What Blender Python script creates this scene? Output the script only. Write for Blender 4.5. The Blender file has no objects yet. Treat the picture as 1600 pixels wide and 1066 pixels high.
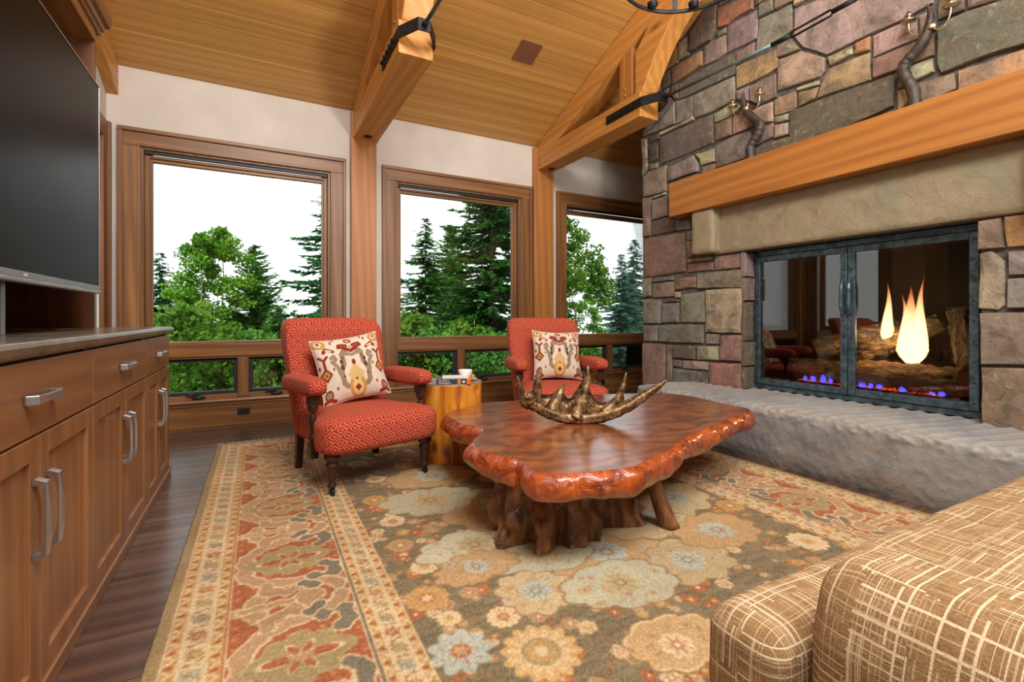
import bpy, bmesh, math, random
import numpy as np
from mathutils import Vector, Matrix, noise

# ------------------------------------------------------------------ camera, world, lights
scene = bpy.context.scene
C = scene.collection
HC = 1.05
YAW = math.atan(395 / 741.0)
cam_data = bpy.data.cameras.new('camera')
cam_data.sensor_width = 36.0
cam_data.lens = 741.0 / 1600 * 36
cam_data.shift_y = -36.0 / 1600
cam_data.clip_start = 0.05
cam_data.clip_end = 300
cam = bpy.data.objects.new('camera', cam_data)
cam.location = (0, 0, HC)
cam.rotation_euler = (math.pi / 2, 0, -YAW)
C.objects.link(cam)
scene.camera = cam

world = bpy.data.worlds.new('overcast_sky')
scene.world = world
world.use_nodes = True
wn, wl = world.node_tree.nodes, world.node_tree.links
bg = wn['Background']
tc = wn.new('ShaderNodeTexCoord')
nz = wn.new('ShaderNodeTexNoise')
nz.inputs['Scale'].default_value = 1.6
nz.inputs['Detail'].default_value = 4
cr = wn.new('ShaderNodeValToRGB')
cr.color_ramp.elements[0].color = (0.90, 0.95, 1.0, 1)
cr.color_ramp.elements[1].color = (1.0, 1.0, 1.0, 1)
wl.new(tc.outputs['Generated'], nz.inputs['Vector'])
wl.new(nz.outputs['Fac'], cr.inputs['Fac'])
wl.new(cr.outputs['Color'], bg.inputs['Color'])
bg.inputs['Strength'].default_value = 1.35


def area(name, loc, aim, size, power, col):
    d = bpy.data.lights.new(name, 'AREA')
    d.shape = 'RECTANGLE'
    d.size, d.size_y = size
    d.energy = power
    d.color = col
    o = bpy.data.objects.new(name, d)
    o.location = loc
    o.rotation_euler = (Vector(aim) - Vector(loc)).to_track_quat('-Z', 'Y').to_euler()
    C.objects.link(o)
    return o


sun = bpy.data.lights.new('sun', 'SUN')
sun.energy = 4.2
sun.angle = math.radians(12)
sun.color = (1.0, 0.96, 0.88)
so = bpy.data.objects.new('sun', sun)
so.rotation_euler = (math.radians(42), 0, math.radians(-28))
C.objects.link(so)
def spot(name, loc, aim, ang, power, size, col):
    d = bpy.data.lights.new(name, 'SPOT')
    d.energy = power
    d.spot_size = math.radians(ang)
    d.spot_blend = 0.9
    d.shadow_soft_size = size
    d.color = col
    o = bpy.data.objects.new(name, d)
    o.location = loc
    o.rotation_euler = (Vector(aim) - Vector(loc)).to_track_quat('-Z', 'Y').to_euler()
    C.objects.link(o)
    return o


# fill lights added to brighten the room: two areas up under the ridge behind the photographer, one uplight washing the ceiling
area('ridge_fill_area', (0.5, -0.5, 4.55), (1.9, 3.2, 0.6), (2.2, 1.2), 230, (1.0, 0.97, 0.93))
area('rear_fill_area', (2.2, -1.6, 4.2), (2.4, 2.4, 1.0), (2.4, 1.2), 150, (1.0, 0.97, 0.93))
spot('fill_uplight', (2.24, -0.75, 1.30), (1.5, 3.3, 4.0), 90, 430, 0.30, (1.0, 0.96, 0.90))

scene.view_settings.view_transform = 'Standard'
scene.view_settings.look = 'None'
scene.view_settings.exposure = 0.12
scene.view_settings.gamma = 1.0
scene.view_settings.use_curve_mapping = False
scene.cycles.use_denoising = True
scene.cycles.max_bounces = 8
scene.cycles.diffuse_bounces = 4
scene.cycles.glossy_bounces = 4
scene.cycles.transparent_max_bounces = 12
scene.cycles.sample_clamp_indirect = 6.0
scene.cycles.caustics_reflective = False
scene.cycles.caustics_refractive = False

rnd = random.Random(11)


# ------------------------------------------------------------------ helpers
def lin(c):
    return tuple((x / 255 / 12.92 if x / 255 <= 0.04045 else ((x / 255 + 0.055) / 1.055) ** 2.4) for x in c)


def rgba(c):
    return (*lin(c), 1.0)


class N:
    """tiny node-building helper"""
    def __init__(s, name):
        s.m = bpy.data.materials.new(name)
        s.m.use_nodes = True
        s.t = s.m.node_tree
        s.b = s.t.nodes['Principled BSDF']

    def n(s, typ, **kw):
        x = s.t.nodes.new('ShaderNode' + typ)
        for k, v in kw.items():
            if k in ('operation', 'blend_type', 'data_type', 'wave_type', 'bands_direction', 'feature', 'distance', 'attribute_name', 'vector_type', 'noise_dimensions', 'interpolation_type', 'uv_map', 'from_instancer', 'clamp', 'invert', 'layer_name'):
                setattr(x, k, v)
            else:
                x.inputs[k.replace('_', ' ')].default_value = v
        return x

    def l(s, a, b):
        s.t.links.new(a, b)

    def math(s, op, a, b=None, c=None):
        x = s.t.nodes.new('ShaderNodeMath')
        x.operation = op
        for i, v in enumerate((a, b, c)):
            if v is None:
                continue
            if isinstance(v, (int, float)):
                x.inputs[i].default_value = v
            else:
                s.l(v, x.inputs[i])
        return x.outputs[0]

    def ramp(s, fac, stops, interp='LINEAR'):
        x = s.t.nodes.new('ShaderNodeValToRGB')
        x.color_ramp.interpolation = interp
        e = x.color_ramp.elements
        while len(e) < len(stops):
            e.new(0.5)
        for i, (p, c) in enumerate(stops):
            e[i].position = p
            e[i].color = rgba(c) if max(c) > 1.001 else (*c[:3], 1)
        if fac is not None:
            s.l(fac, x.inputs['Fac'])
        return x.outputs['Color']

    def mix(s, fac, a, b, mode='MIX'):
        x = s.t.nodes.new('ShaderNodeMixRGB')
        x.blend_type = mode
        for i, v in enumerate((fac, a, b)):
            if isinstance(v, (int, float)):
                x.inputs[i].default_value = v
            elif isinstance(v, tuple):
                x.inputs[i].default_value = rgba(v) if max(v) > 1.001 else (*v[:3], 1)
            else:
                s.l(v, x.inputs[i])
        return x.outputs[0]

    def bump(s, h, strength=0.3, dist=0.01):
        x = s.n('Bump', Strength=strength, Distance=dist)
        s.l(h, x.inputs['Height'])
        s.l(x.outputs['Normal'], s.b.inputs['Normal'])

    def coords(s, scale=(1, 1, 1), which='Object', rand=True):
        tc = s.n('TexCoord')
        mp = s.n('Mapping')
        mp.inputs['Scale'].default_value = scale
        if rand:
            oi = s.n('ObjectInfo')
            ad = s.n('VectorMath', operation='ADD')
            mu = s.n('VectorMath', operation='SCALE')
            mu.inputs['Scale'].default_value = 37.0
            cb = s.n('CombineXYZ')
            s.l(oi.outputs['Random'], cb.inputs[0]); s.l(oi.outputs['Random'], cb.inputs[1]); s.l(oi.outputs['Random'], cb.inputs[2])
            s.l(cb.outputs[0], mu.inputs[0])
            s.l(tc.outputs[which], ad.inputs[0]); s.l(mu.outputs[0], ad.inputs[1])
            s.l(ad.outputs[0], mp.inputs['Vector'])
        else:
            s.l(tc.outputs[which], mp.inputs['Vector'])
        return mp.outputs[0]

    def noise(s, vec, scale=5, detail=4, rough=0.55, dist=0.0):
        x = s.n('TexNoise', Scale=scale, Detail=detail, Roughness=rough, Distortion=dist)
        if vec is not None:
            s.l(vec, x.inputs['Vector'])
        return x.outputs['Fac']

    def base(s, col=None, rough=None, metal=None, spec=None, coat=None):
        if isinstance(col, tuple):
            s.b.inputs['Base Color'].default_value = rgba(col)
        elif col is not None:
            s.l(col, s.b.inputs['Base Color'])
        if rough is not None:
            if isinstance(rough, (int, float)):
                s.b.inputs['Roughness'].default_value = rough
            else:
                s.l(rough, s.b.inputs['Roughness'])
        if metal is not None: s.b.inputs['Metallic'].default_value = metal
        if spec is not None: s.b.inputs['Specular IOR Level'].default_value = spec
        if coat is not None:
            s.b.inputs['Coat Weight'].default_value = coat
            s.b.inputs['Coat Roughness'].default_value = 0.12
        return s.m


def plain(name, c, rough=0.5, metal=0.0, spec=0.5, var=0.12, scale=9.0, bump=0.0):
    k = N(name)
    v = k.coords()
    f = k.noise(v, scale, 4)
    d = tuple(max(0, x * (1 - var)) for x in c)
    e = tuple(min(255, x * (1 + var)) for x in c)
    k.base(k.ramp(f, [(0.3, d), (0.7, e)]), rough, metal, spec)
    if bump:
        k.bump(k.noise(v, scale * 5, 5), bump, 0.01)
    return k.m


def wood(name, dark, light, axis, rough=0.4, spread=0.25, fine=1.0, coat=None, objvar=0.12, knots=False):
    k = N(name)
    sc = [11.0, 11.0, 11.0]
    sc['xyz'.index(axis)] = 0.5
    v = k.coords(tuple(sc))
    f = k.noise(v, 1.0, 5, 0.6, 0.8)
    v2 = k.coords(tuple(x * 7 if x > 1 else x * 3 for x in sc))
    g = k.noise(v2, 1.0, 3, 0.6, 0.3)
    wv = k.n('TexWave', wave_type='BANDS', Scale=0.55, Distortion=5.0, Detail=2.0, Detail_Scale=1.2)
    wv.bands_direction = 'DIAGONAL'
    k.l(v, wv.inputs['Vector'])
    h = k.math('ADD', k.math('MULTIPLY', f, 0.45), k.math('MULTIPLY', wv.outputs['Fac'], 0.2))
    h = k.math('ADD', h, k.math('MULTIPLY', g, 0.35 if fine <= 1 else 0.42))
    mid = tuple((a + b) / 2 for a, b in zip(dark, light))
    col = k.ramp(h, [(0.5 - spread, dark), (0.5, mid), (0.5 + spread, light)])
    oi = k.n('ObjectInfo')
    hs = k.n('HueSaturation')
    k.l(k.math('ADD', k.math('MULTIPLY', oi.outputs['Random'], 2 * objvar), 1 - objvar), hs.inputs['Value'])
    k.l(col, hs.inputs['Color'])
    col = hs.outputs[0]
    if knots:
        vk = k.coords(tuple(2.2 if x > 1 else 0.9 for x in sc))
        vo = k.n('TexVoronoi', Scale=1.0)
        k.l(vk, vo.inputs['Vector'])
        kn = k.ramp(vo.outputs['Distance'], [(0.03, (1, 1, 1)), (0.09, (0, 0, 0))])
        col = k.mix(k.math('MULTIPLY', kn, 0.65), col, tuple(x * 0.45 for x in dark))
    k.base(col, rough, coat=coat)
    k.bump(g, 0.12, 0.004)
    return k.m


class MB:
    def __init__(s):
        s.v, s.f = [], []

    def add(s, vs, fs):
        o = len(s.v)
        s.v += [tuple(p) for p in vs]
        s.f += [tuple(i + o for i in f) for f in fs]
        return s

    def box(s, x0, x1, y0, y1, z0, z1):
        return s.add([(x0, y0, z0), (x1, y0, z0), (x1, y1, z0), (x0, y1, z0), (x0, y0, z1), (x1, y0, z1), (x1, y1, z1), (x0, y1, z1)],
                     [(0, 3, 2, 1), (4, 5, 6, 7), (0, 1, 5, 4), (1, 2, 6, 5), (2, 3, 7, 6), (3, 0, 4, 7)])

    def obox(s, c, ax, ay, az):
        """oriented box from a centre and three half-axis vectors"""
        c, ax, ay, az = map(Vector, (c, ax, ay, az))
        vs = [c + i * ax + j * ay + k * az for k in (-1, 1) for j, i in ((-1, -1), (-1, 1), (1, 1), (1, -1))]
        return s.add(vs, [(0, 3, 2, 1), (4, 5, 6, 7), (0, 1, 5, 4), (1, 2, 6, 5), (2, 3, 7, 6), (3, 0, 4, 7)])

    def prism(s, pts, a0, a1, axis):
        """polygon pts in the two other axes, extruded along axis"""
        def mk(p, a):
            return (a, p[0], p[1]) if axis == 'x' else (p[0], a, p[1]) if axis == 'y' else (p[0], p[1], a)
        n = len(pts)
        return s.add([mk(p, a0) for p in pts] + [mk(p, a1) for p in pts],
                     [tuple(range(n))[::-1], tuple(range(n, 2 * n))] + [(i, (i + 1) % n, n + (i + 1) % n, n + i) for i in range(n)])

    def lathe(s, prof, c=(0, 0, 0), n=20, cap=True):
        vs, fs = [], []
        m = len(prof)
        for r, z in prof:
            for i in range(n):
                a = 2 * math.pi * i / n
                vs.append((c[0] + r * math.cos(a), c[1] + r * math.sin(a), c[2] + z))
        for j in range(m - 1):
            for i in range(n):
                k = (i + 1) % n
                fs.append((j * n + i, j * n + k, (j + 1) * n + k, (j + 1) * n + i))
        if cap:
            fs.append(tuple(range(n))[::-1])
            fs.append(tuple(range((m - 1) * n, m * n)))
        return s.add(vs, fs)

    def tube(s, pts, radii, n=10, cap=True, jitter=0.0, squash=None):
        pts = [Vector(p) for p in pts]
        if isinstance(radii, (int, float)):
            radii = [radii] * len(pts)
        vs, fs = [], []
        up = None
        for i, p in enumerate(pts):
            d = (pts[min(i + 1, len(pts) - 1)] - pts[max(i - 1, 0)]).normalized()
            if up is None:
                up = Vector((0, 0, 1)) if abs(d.z) < 0.9 else Vector((1, 0, 0))
            a = d.cross(up).normalized()
            up = a.cross(d).normalized()
            for k in range(n):
                t = 2 * math.pi * k / n
                r = radii[i]
                if jitter:
                    r *= 1 + jitter * noise.noise((p + a * math.cos(t) * 0.5 + up * math.sin(t) * 0.5) * 22)
                vs.append(p + a * math.cos(t) * r + up * math.sin(t) * r)
        for j in range(len(pts) - 1):
            for k in range(n):
                q = (k + 1) % n
                fs.append((j * n + k, j * n + q, (j + 1) * n + q, (j + 1) * n + k))
        if cap:
            fs.append(tuple(range(n))[::-1])
            fs.append(tuple(range((len(pts) - 1) * n, len(pts) * n)))
        return s.add(vs, fs)

    def grid(s, fn, nu, nv, wrap_u=False):
        vs = [fn(i / (nu if wrap_u else nu - 1), j / (nv - 1)) for j in range(nv) for i in range(nu)]
        fs = []
        for j in range(nv - 1):
            for i in range(nu if wrap_u else nu - 1):
                k = (i + 1) % nu
                fs.append((j * nu + i, j * nu + k, (j + 1) * nu + k, (j + 1) * nu + i))
        return s.add(vs, fs)

    def mesh(s, name, off=(0, 0, 0)):
        me = bpy.data.meshes.new(name)
        me.from_pydata([(p[0] - off[0], p[1] - off[1], p[2] - off[2]) for p in s.v], [], s.f)
        bm = bmesh.new()
        bm.from_mesh(me)
        bmesh.ops.recalc_face_normals(bm, faces=bm.faces)
        bm.to_mesh(me)
        bm.free()
        return me

    def build(s, name, m, parent=None, smooth=False, bevel=0.0, sub=0, local=False, seg=2, boxuv=0.0, autosmooth=None):
        off = (0, 0, 0)
        if parent is not None and not local:
            q = parent
            off = Vector((0, 0, 0))
            while q is not None:
                off += q.location
                q = q.parent
        me = s.mesh(name, off)
        me.materials.append(m)
        if smooth:
            me.polygons.foreach_set('use_smooth', [True] * len(me.polygons))
        if boxuv:
            uv = me.uv_layers.new(name='box_uv')
            for p in me.polygons:
                nn = p.normal
                a = max(range(3), key=lambda i: abs(nn[i]))
                ij = ((1, 2), (0, 2), (0, 1))[a]
                for li in p.loop_indices:
                    co = me.vertices[me.loops[li].vertex_index].co
                    uv.data[li].uv = (co[ij[0]] * boxuv, co[ij[1]] * boxuv)
        o = bpy.data.objects.new(name, me)
        C.objects.link(o)
        if parent is not None:
            o.parent = parent
        if bevel:
            b = o.modifiers.new('edge', 'BEVEL')
            b.width = bevel
            b.segments = seg
            b.limit_method = 'ANGLE'
            b.angle_limit = math.radians(40)
        if sub:
            d = o.modifiers.new('smooth', 'SUBSURF')
            d.levels = d.render_levels = sub
        return o


def tag(o, label=None, cat=None, group=None, kind=None):
    if label: o['label'] = label
    if cat: o['category'] = cat
    if group: o['group'] = group
    if kind: o['kind'] = kind
    return o


def empty(name, loc=(0, 0, 0), label=None, cat=None, group=None, kind=None, rz=0.0):
    o = bpy.data.objects.new(name, None)
    o.empty_display_size = 0.1
    o.location = loc
    o.rotation_euler = (0, 0, rz)
    C.objects.link(o)
    return tag(o, label, cat, group, kind)


def dup(o, parent=None):
    c = o.copy()
    C.objects.link(c)
    if parent is not None:
        c.parent = parent
    for ch in list(o.children):
        dup(ch, c)
    return c


def setcol(o, c):
    o.color = rgba(c)
    return o


def ceil_z(y):
    return 3.32 + 0.381 * (5.42 - y) if y > 0.5 else 3.32 + 0.381 * 4.92 - 0.381 * (0.5 - y)


# ------------------------------------------------------------------ materials
M = {}
M['plaster'] = plain('plaster', (208, 200, 190), 0.9, var=0.03, scale=2.5, bump=0.03)
M['ceiling_wood'] = wood('ceiling_wood', (176, 124, 60), (212, 164, 92), 'x', 0.42, 0.3, objvar=0.08)
M['floor_wood'] = wood('floor_wood', (58, 39, 31), (120, 90, 72), 'x', 0.24, 0.25, objvar=0.25)
M['timber_y'] = wood('timber_y', (168, 108, 46), (212, 154, 82), 'y', 0.45, 0.3, knots=True)
M['timber_z'] = wood('timber_z', (156, 94, 42), (200, 138, 74), 'z', 0.45, 0.28, knots=True)
M['mantel_wood'] = wood('mantel_wood', (158, 96, 40), (204, 140, 72), 'y', 0.4, 0.28, knots=True)
M['oak_z'] = wood('oak_z', (100, 64, 34), (156, 108, 62), 'z', 0.4, 0.28, fine=1.6)
M['oak_x'] = wood('oak_x', (100, 64, 34), (156, 108, 62), 'x', 0.4, 0.28, fine=1.6)
M['oak_y'] = wood('oak_y', (100, 64, 34), (156, 108, 62), 'y', 0.4, 0.28, fine=1.6)
M['cab_z'] = wood('cab_z', (124, 84, 52), (172, 124, 84), 'z', 0.33, 0.35, fine=0.7, objvar=0.05)
M['cab_y'] = wood('cab_y', (120, 82, 52), (166, 120, 82), 'y', 0.33, 0.35, fine=0.7, objvar=0.05)
M['hutch_wood'] = wood('hutch_wood', (78, 46, 28), (128, 80, 50), 'z', 0.4, 0.3)
M['counter'] = plain('counter', (104, 92, 80), 0.22, var=0.2, scale=6)
M['steel'] = plain('steel', (196, 198, 206), 0.4, 1.0, var=0.05)
M['aluminium'] = plain('aluminium', (176, 184, 186), 0.35, 0.9, var=0.04)
M['iron'] = plain('iron', (40, 40, 42), 0.5, 0.7, var=0.25, scale=14, bump=0.2)
M['door_iron'] = plain('door_iron', (84, 104, 114), 0.38, 0.7, var=0.3, scale=20, bump=0.25)
M['rod_iron'] = plain('rod_iron', (92, 112, 106), 0.35, 0.6, var=0.2)
M['dark_frame'] = plain('dark_frame', (46, 50, 54), 0.45, 0.2)
M['black'] = plain('black', (14, 14, 15), 0.5)
M['brass'] = plain('brass', (216, 206, 176), 0.25, 1.0, var=0.08)
M['vent_brown'] = plain('vent_brown', (122, 78, 52), 0.6, var=0.03)
M['dark_wood'] = wood('dark_wood', (40, 24, 18), (76, 48, 34), 'z', 0.3, 0.3)
M['bronze_nail'] = plain('bronze_nail', (96, 62, 44), 0.35, 0.9)
M['porcelain'] = plain('porcelain', (236, 234, 230), 0.2, var=0.01)
M['paper'] = plain('paper', (226, 228, 230), 0.7, var=0.02)
M['pastry'] = plain('pastry', (198, 140, 84), 0.7, var=0.2, scale=40)
M['mortar'] = plain('mortar', (92, 88, 82), 0.95, var=0.25, scale=18, bump=0.5)
M['fringe'] = plain('fringe', (206, 200, 186), 0.9, var=0.05)

k = N('screen')
k.base((5, 5, 6), 0.34, spec=0.08)
M['screen'] = k.m

# coloured stone: obj.color gives the base, noise gives mineral mottling
k = N('stone')
oi = k.n('ObjectInfo')
v = k.coords((1, 1, 1))
n1 = k.noise(v, 5.0, 6, 0.65, 0.6)
n2 = k.noise(v, 19.0, 6, 0.7, 0.3)
vv = k.coords((1.0, 2.6, 9.0))
n3 = k.noise(vv, 3.0, 5, 0.6, 1.0)
c = k.mix(k.ramp(n1, [(0.42, (0, 0, 0)), (0.68, (1, 1, 1))]), oi.outputs['Color'], (104, 93, 80))
c = k.mix(k.math('MULTIPLY', k.ramp(n3, [(0.52, (0, 0, 0)), (0.72, (1, 1, 1))]), 0.4), c, (168, 128, 90))
c = k.mix(k.math('MULTIPLY', k.ramp(n2, [(0.56, (0, 0, 0)), (0.7, (1, 1, 1))]), 0.4), c, (200, 184, 160))
c = k.mix(k.math('MULTIPLY', k.ramp(n2, [(0.30, (1, 1, 1)), (0.44, (0, 0, 0))]), 0.5), c, (44, 38, 36))
k.base(c, 0.72)
k.bump(k.math('ADD', k.math('MULTIPLY', n1, 0.6), k.math('MULTIPLY', n2, 0.4)), 0.75, 0.035)
M['stone'] = k.m

k = N('lintel_stone')
v = k.coords()
n1 = k.noise(v, 3.0, 6, 0.6, 0.6); n2 = k.noise(v, 16, 6, 0.65, 1.2)
c = k.ramp(n1, [(0.3, (128, 118, 98)), (0.5, (158, 144, 116)), (0.7, (140, 136, 112))])
c = k.mix(k.math('MULTIPLY', k.ramp(n2, [(0.55, (0, 0, 0)), (0.7, (1, 1, 1))]), 0.35), c, (184, 164, 128))
k.base(c, 0.7)
k.bump(k.math('ADD', k.math('MULTIPLY', n1, 0.5), k.math('MULTIPLY', n2, 0.5)), 0.6, 0.03)
M['lintel'] = k.m

k = N('hearth_stone')
v = k.coords(rand=False)
n1 = k.noise(v, 2.2, 6, 0.65, 0.5); n2 = k.noise(v, 26, 6, 0.7)
vv = k.coords((1, 1.0, 7.0), rand=False)
n3 = k.noise(vv, 2.4, 5, 0.6, 0.6)
c = k.ramp(n1, [(0.32, (122, 124, 128)), (0.5, (148, 149, 150)), (0.68, (166, 162, 156))])
c = k.mix(k.math('MULTIPLY', k.ramp(n3, [(0.5, (0, 0, 0)), (0.66, (1, 1, 1))]), 0.5), c, (150, 130, 108))
c = k.mix(k.math('MULTIPLY', k.ramp(n2, [(0.55, (0, 0, 0)), (0.68, (1, 1, 1))]), 0.3), c, (186, 180, 172))
k.base(c, 0.7)
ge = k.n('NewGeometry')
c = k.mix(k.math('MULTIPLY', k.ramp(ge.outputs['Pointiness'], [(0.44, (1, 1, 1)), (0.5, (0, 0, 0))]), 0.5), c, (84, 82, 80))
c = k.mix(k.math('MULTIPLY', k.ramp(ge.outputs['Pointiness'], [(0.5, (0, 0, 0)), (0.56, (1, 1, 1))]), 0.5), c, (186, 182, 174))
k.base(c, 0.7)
k.bump(n2, 0.6, 0.015)
M['hearth'] = k.m


def glass(name, tint, refl=1.0, ior=1.5):
    k = N(name)
    t = k.t
    tr = k.n('BsdfTransparent')
    tr.inputs['Color'].default_value = (*tint, 1)
    gl = k.n('BsdfGlossy')
    gl.inputs['Roughness'].default_value = 0.0
    fr = k.n('Fresnel', IOR=ior)
    ms = k.n('MixShader')
    k.l(k.math('MULTIPLY', fr.outputs[0], refl), ms.inputs[0])
    k.l(tr.outputs[0], ms.inputs[1]); k.l(gl.outputs[0], ms.inputs[2])
    k.l(ms.outputs[0], t.nodes['Material Output'].inputs['Surface'])
    return k.m


M['window_glass'] = glass('window_glass', (0.97, 0.985, 0.975), 0.6, 1.45)
M['screened_glass'] = glass('screened_glass', (0.84, 0.88, 0.87), 1.0, 1.5)
M['fire_glass'] = glass('fire_glass', (0.92, 0.91, 0.89), 1.7, 1.5)

# red cut-velvet with a diamond-set key pattern
k = N('key_fabric')
uvn = k.n('UVMap', uv_map='box_uv')
mp = k.n('Mapping')
mp.inputs['Rotation'].default_value = (0, 0, math.radians(45))
mp.inputs['Scale'].default_value = (19, 19, 1)
k.l(uvn.outputs[0], mp.inputs['Vector'])
sx = k.n('SeparateXYZ')
k.l(mp.outputs[0], sx.inputs[0])
fx = k.math('SUBTRACT', k.math('FRACT', sx.outputs[0]), 0.5)
fy = k.math('SUBTRACT', k.math('FRACT', sx.outputs[1]), 0.5)
r = k.math('MAXIMUM', k.math('ABSOLUTE', fx), k.math('ABSOLUTE', fy))
ang = k.math('DIVIDE', k.math('ARCTAN2', fy, fx), 2 * math.pi)
sp = k.math('FRACT', k.math('ADD', k.math('MULTIPLY', r, 4.0), ang))
line = k.ramp(sp, [(0.62, (0, 0, 0)), (0.68, (1, 1, 1)), (0.92, (1, 1, 1)), (0.98, (0, 0, 0))])
v = k.coords(rand=False)
nn = k.noise(v, 160, 2)
c = k.mix(line, (152, 16, 10), (226, 142, 100))
c = k.mix(k.math('MULTIPLY', nn, 0.2), c, (184, 44, 30))
k.base(c, 0.85)
k.b.inputs['Sheen Weight'].default_value = 0.12
k.b.inputs['Sheen Roughness'].default_value = 0.4
k.b.inputs['Sheen Tint'].default_value = rgba((255, 150, 130))
k.bump(line, 0.25, 0.003)
M['key_fabric'] = k.m
M['red_side'] = plain('red_side', (206, 78, 58), 0.9, var=0.12, scale=120)


def vcol(name, rough, nscale, bump, sheen=0.0):
    k = N(name)
    at = k.n('VertexColor', layer_name='print')
    v = k.coords(rand=False)
    nn = k.noise(v, nscale, 3, 0.7)
    c = k.mix(0.35, at.outputs[0], k.ramp(nn, [(0.3, (0.25, 0.25, 0.25)), (0.7, (0.8, 0.8, 0.8))]), 'OVERLAY')
    k.base(c, rough, spec=0.2)
    k.bump(nn, bump, 0.004)
    return k.m


M['rug'] = vcol('rug', 0.95, 130, 0.5)
M['ikat'] = vcol('ikat', 0.9, 260, 0.3)

# sofa chenille with broken cream lines in a loose grid
k = N('plaid_chenille')
tcn = k.n('TexCoord')
sx = k.n('SeparateXYZ'); k.l(tcn.outputs['Object'], sx.inputs[0])
geo = k.n('NewGeometry')
sn = k.n('SeparateXYZ'); k.l(geo.outputs['Normal'], sn.inputs[0])
tot = None
for a in range(3):
    co = sx.outputs[a]
    wob = k.noise(None, 7.0, 2)
    wob.node.inputs['Scale'].default_value = 6.0
    k.l(tcn.outputs['Object'], wob.node.inputs['Vector'])
    cw = k.math('ADD', co, k.math('MULTIPLY', wob, 0.006))
    for dens, wid, thr, strength in ((68.0, 0.16, 0.48, 1.0), (150.0, 0.24, 0.52, 0.5)):
        sc = k.math('MULTIPLY', cw, dens)
        cell = k.math('FLOOR', sc)
        wn_ = k.n('TexWhiteNoise', noise_dimensions='1D')
        k.l(k.math('ADD', cell, 17.3 * (a + 1) + dens), wn_.inputs['W'])
        frac = k.math('ABSOLUTE', k.math('SUBTRACT', k.math('FRACT', sc), 0.5))
        ln = k.math('LESS_THAN', frac, k.math('MULTIPLY', wn_.outputs['Value'], wid))
        mpn = k.n('Mapping')
        s3 = [13.0, 13.0, 13.0]; s3[a] = dens
        mpn.inputs['Scale'].default_value = tuple(s3)
        k.l(tcn.outputs['Object'], mpn.inputs['Vector'])
        vo = k.n('TexWhiteNoise', noise_dimensions='3D')
        fl = k.n('VectorMath', operation='FLOOR'); k.l(mpn.outputs[0], fl.inputs[0]); k.l(fl.outputs[0], vo.inputs['Vector'])
        on = k.math('GREATER_THAN', vo.outputs['Value'], thr)
        ok = k.math('LESS_THAN', k.math('ABSOLUTE', sn.outputs[a]), 0.72)
        L = k.math('MULTIPLY', k.math('MULTIPLY', ln, on), k.math('MULTIPLY', ok, strength))
        tot = L if tot is None else k.math('MAXIMUM', tot, L)
v = k.coords((1, 1, 1), rand=False)
nn = k.noise(v, 220, 2, 0.7)
n0 = k.noise(v, 30, 4, 0.6)
c = k.ramp(k.math('ADD', k.math('MULTIPLY', nn, 0.6), k.math('MULTIPLY', n0, 0.4)), [(0.3, (118, 90, 58)), (0.7, (170, 136, 94))])
c = k.mix(k.math('MULTIPLY', tot, 0.85), c, (226, 204, 172))
k.base(c, 0.95, spec=0.15)
k.bump(k.math('ADD', nn, tot), 0.5, 0.004)
M['plaid'] = k.m

# polished burl slab, live edge, roots, log
k = N('slab_top')
v = k.coords((2.4, 4.2, 4.0), rand=False)
n1 = k.noise(v, 1.2, 7, 0.65, 2.6)
n2 = k.noise(v, 6.0, 4, 0.6, 0.5)
vr = k.coords((1, 1, 1), rand=False)
wv = k.n('TexWave', wave_type='RINGS', Scale=3.2, Distortion=9.0, Detail=3.0, Detail_Scale=1.4)
k.l(vr, wv.inputs['Vector'])
h = k.math('ADD', k.math('ADD', k.math('MULTIPLY', n1, 0.6), k.math('MULTIPLY', wv.outputs['Fac'], 0.14)), k.math('MULTIPLY', n2, 0.22))
c = k.ramp(h, [(0.28, (60, 28, 16)), (0.45, (122, 62, 30)), (0.6, (164, 92, 44)), (0.75, (186, 116, 64))])
k.base(c, 0.3, coat=1.0)
k.b.inputs['Coat IOR'].default_value = 1.8
k.b.inputs['Coat Roughness'].default_value = 0.2
M['slab_top'] = k.m
k = N('slab_edge')
v = k.coords((1, 1, 1), rand=False)
n1 = k.noise(v, 9.0, 5, 0.6, 1.5); n2 = k.noise(v, 34, 4, 0.6, 0.8)
c = k.ramp(k.math('ADD', k.math('MULTIPLY', n1, 0.7), k.math('MULTIPLY', n2, 0.3)), [(0.3, (52, 20, 10)), (0.44, (140, 58, 22)), (0.6, (186, 88, 36)), (0.75, (204, 126, 70))])
k.base(c, 0.24, coat=0.6)
k.bump(n1, 0.7, 0.03)
M['slab_edge'] = k.m
k = N('root_wood')
v = k.coords((6, 6, 1.6), rand=False)
n1 = k.noise(v, 1.6, 6, 0.65, 1.5)
c = k.ramp(n1, [(0.3, (34, 19, 12)), (0.46, (112, 70, 40)), (0.68, (170, 116, 70))])
k.base(c, 0.34, coat=0.2)
k.bump(n1, 0.8, 0.03)
M['root'] = k.m
k = N('log_side')
v = k.coords((9, 9, 1.1), rand=False)
n1 = k.noise(v, 1.0, 6, 0.6, 1.0)
vo = k.n('TexVoronoi', Scale=1.0)
k.l(k.coords((5, 5, 3.2), rand=False), vo.inputs['Vector'])
kn = k.ramp(vo.outputs['Distance'], [(0.06, (1, 1, 1)), (0.2, (0, 0, 0))])
c = k.ramp(n1, [(0.3, (110, 58, 14)), (0.45, (204, 124, 34)), (0.6, (228, 156, 54)), (0.75, (238, 180, 88))])
c = k.mix(k.math('MULTIPLY', kn, 0.8), c, (66, 34, 14))
k.base(c, 0.25, coat=0.5)
k.bump(n1, 0.35, 0.02)
M['log_side'] = k.m
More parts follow.
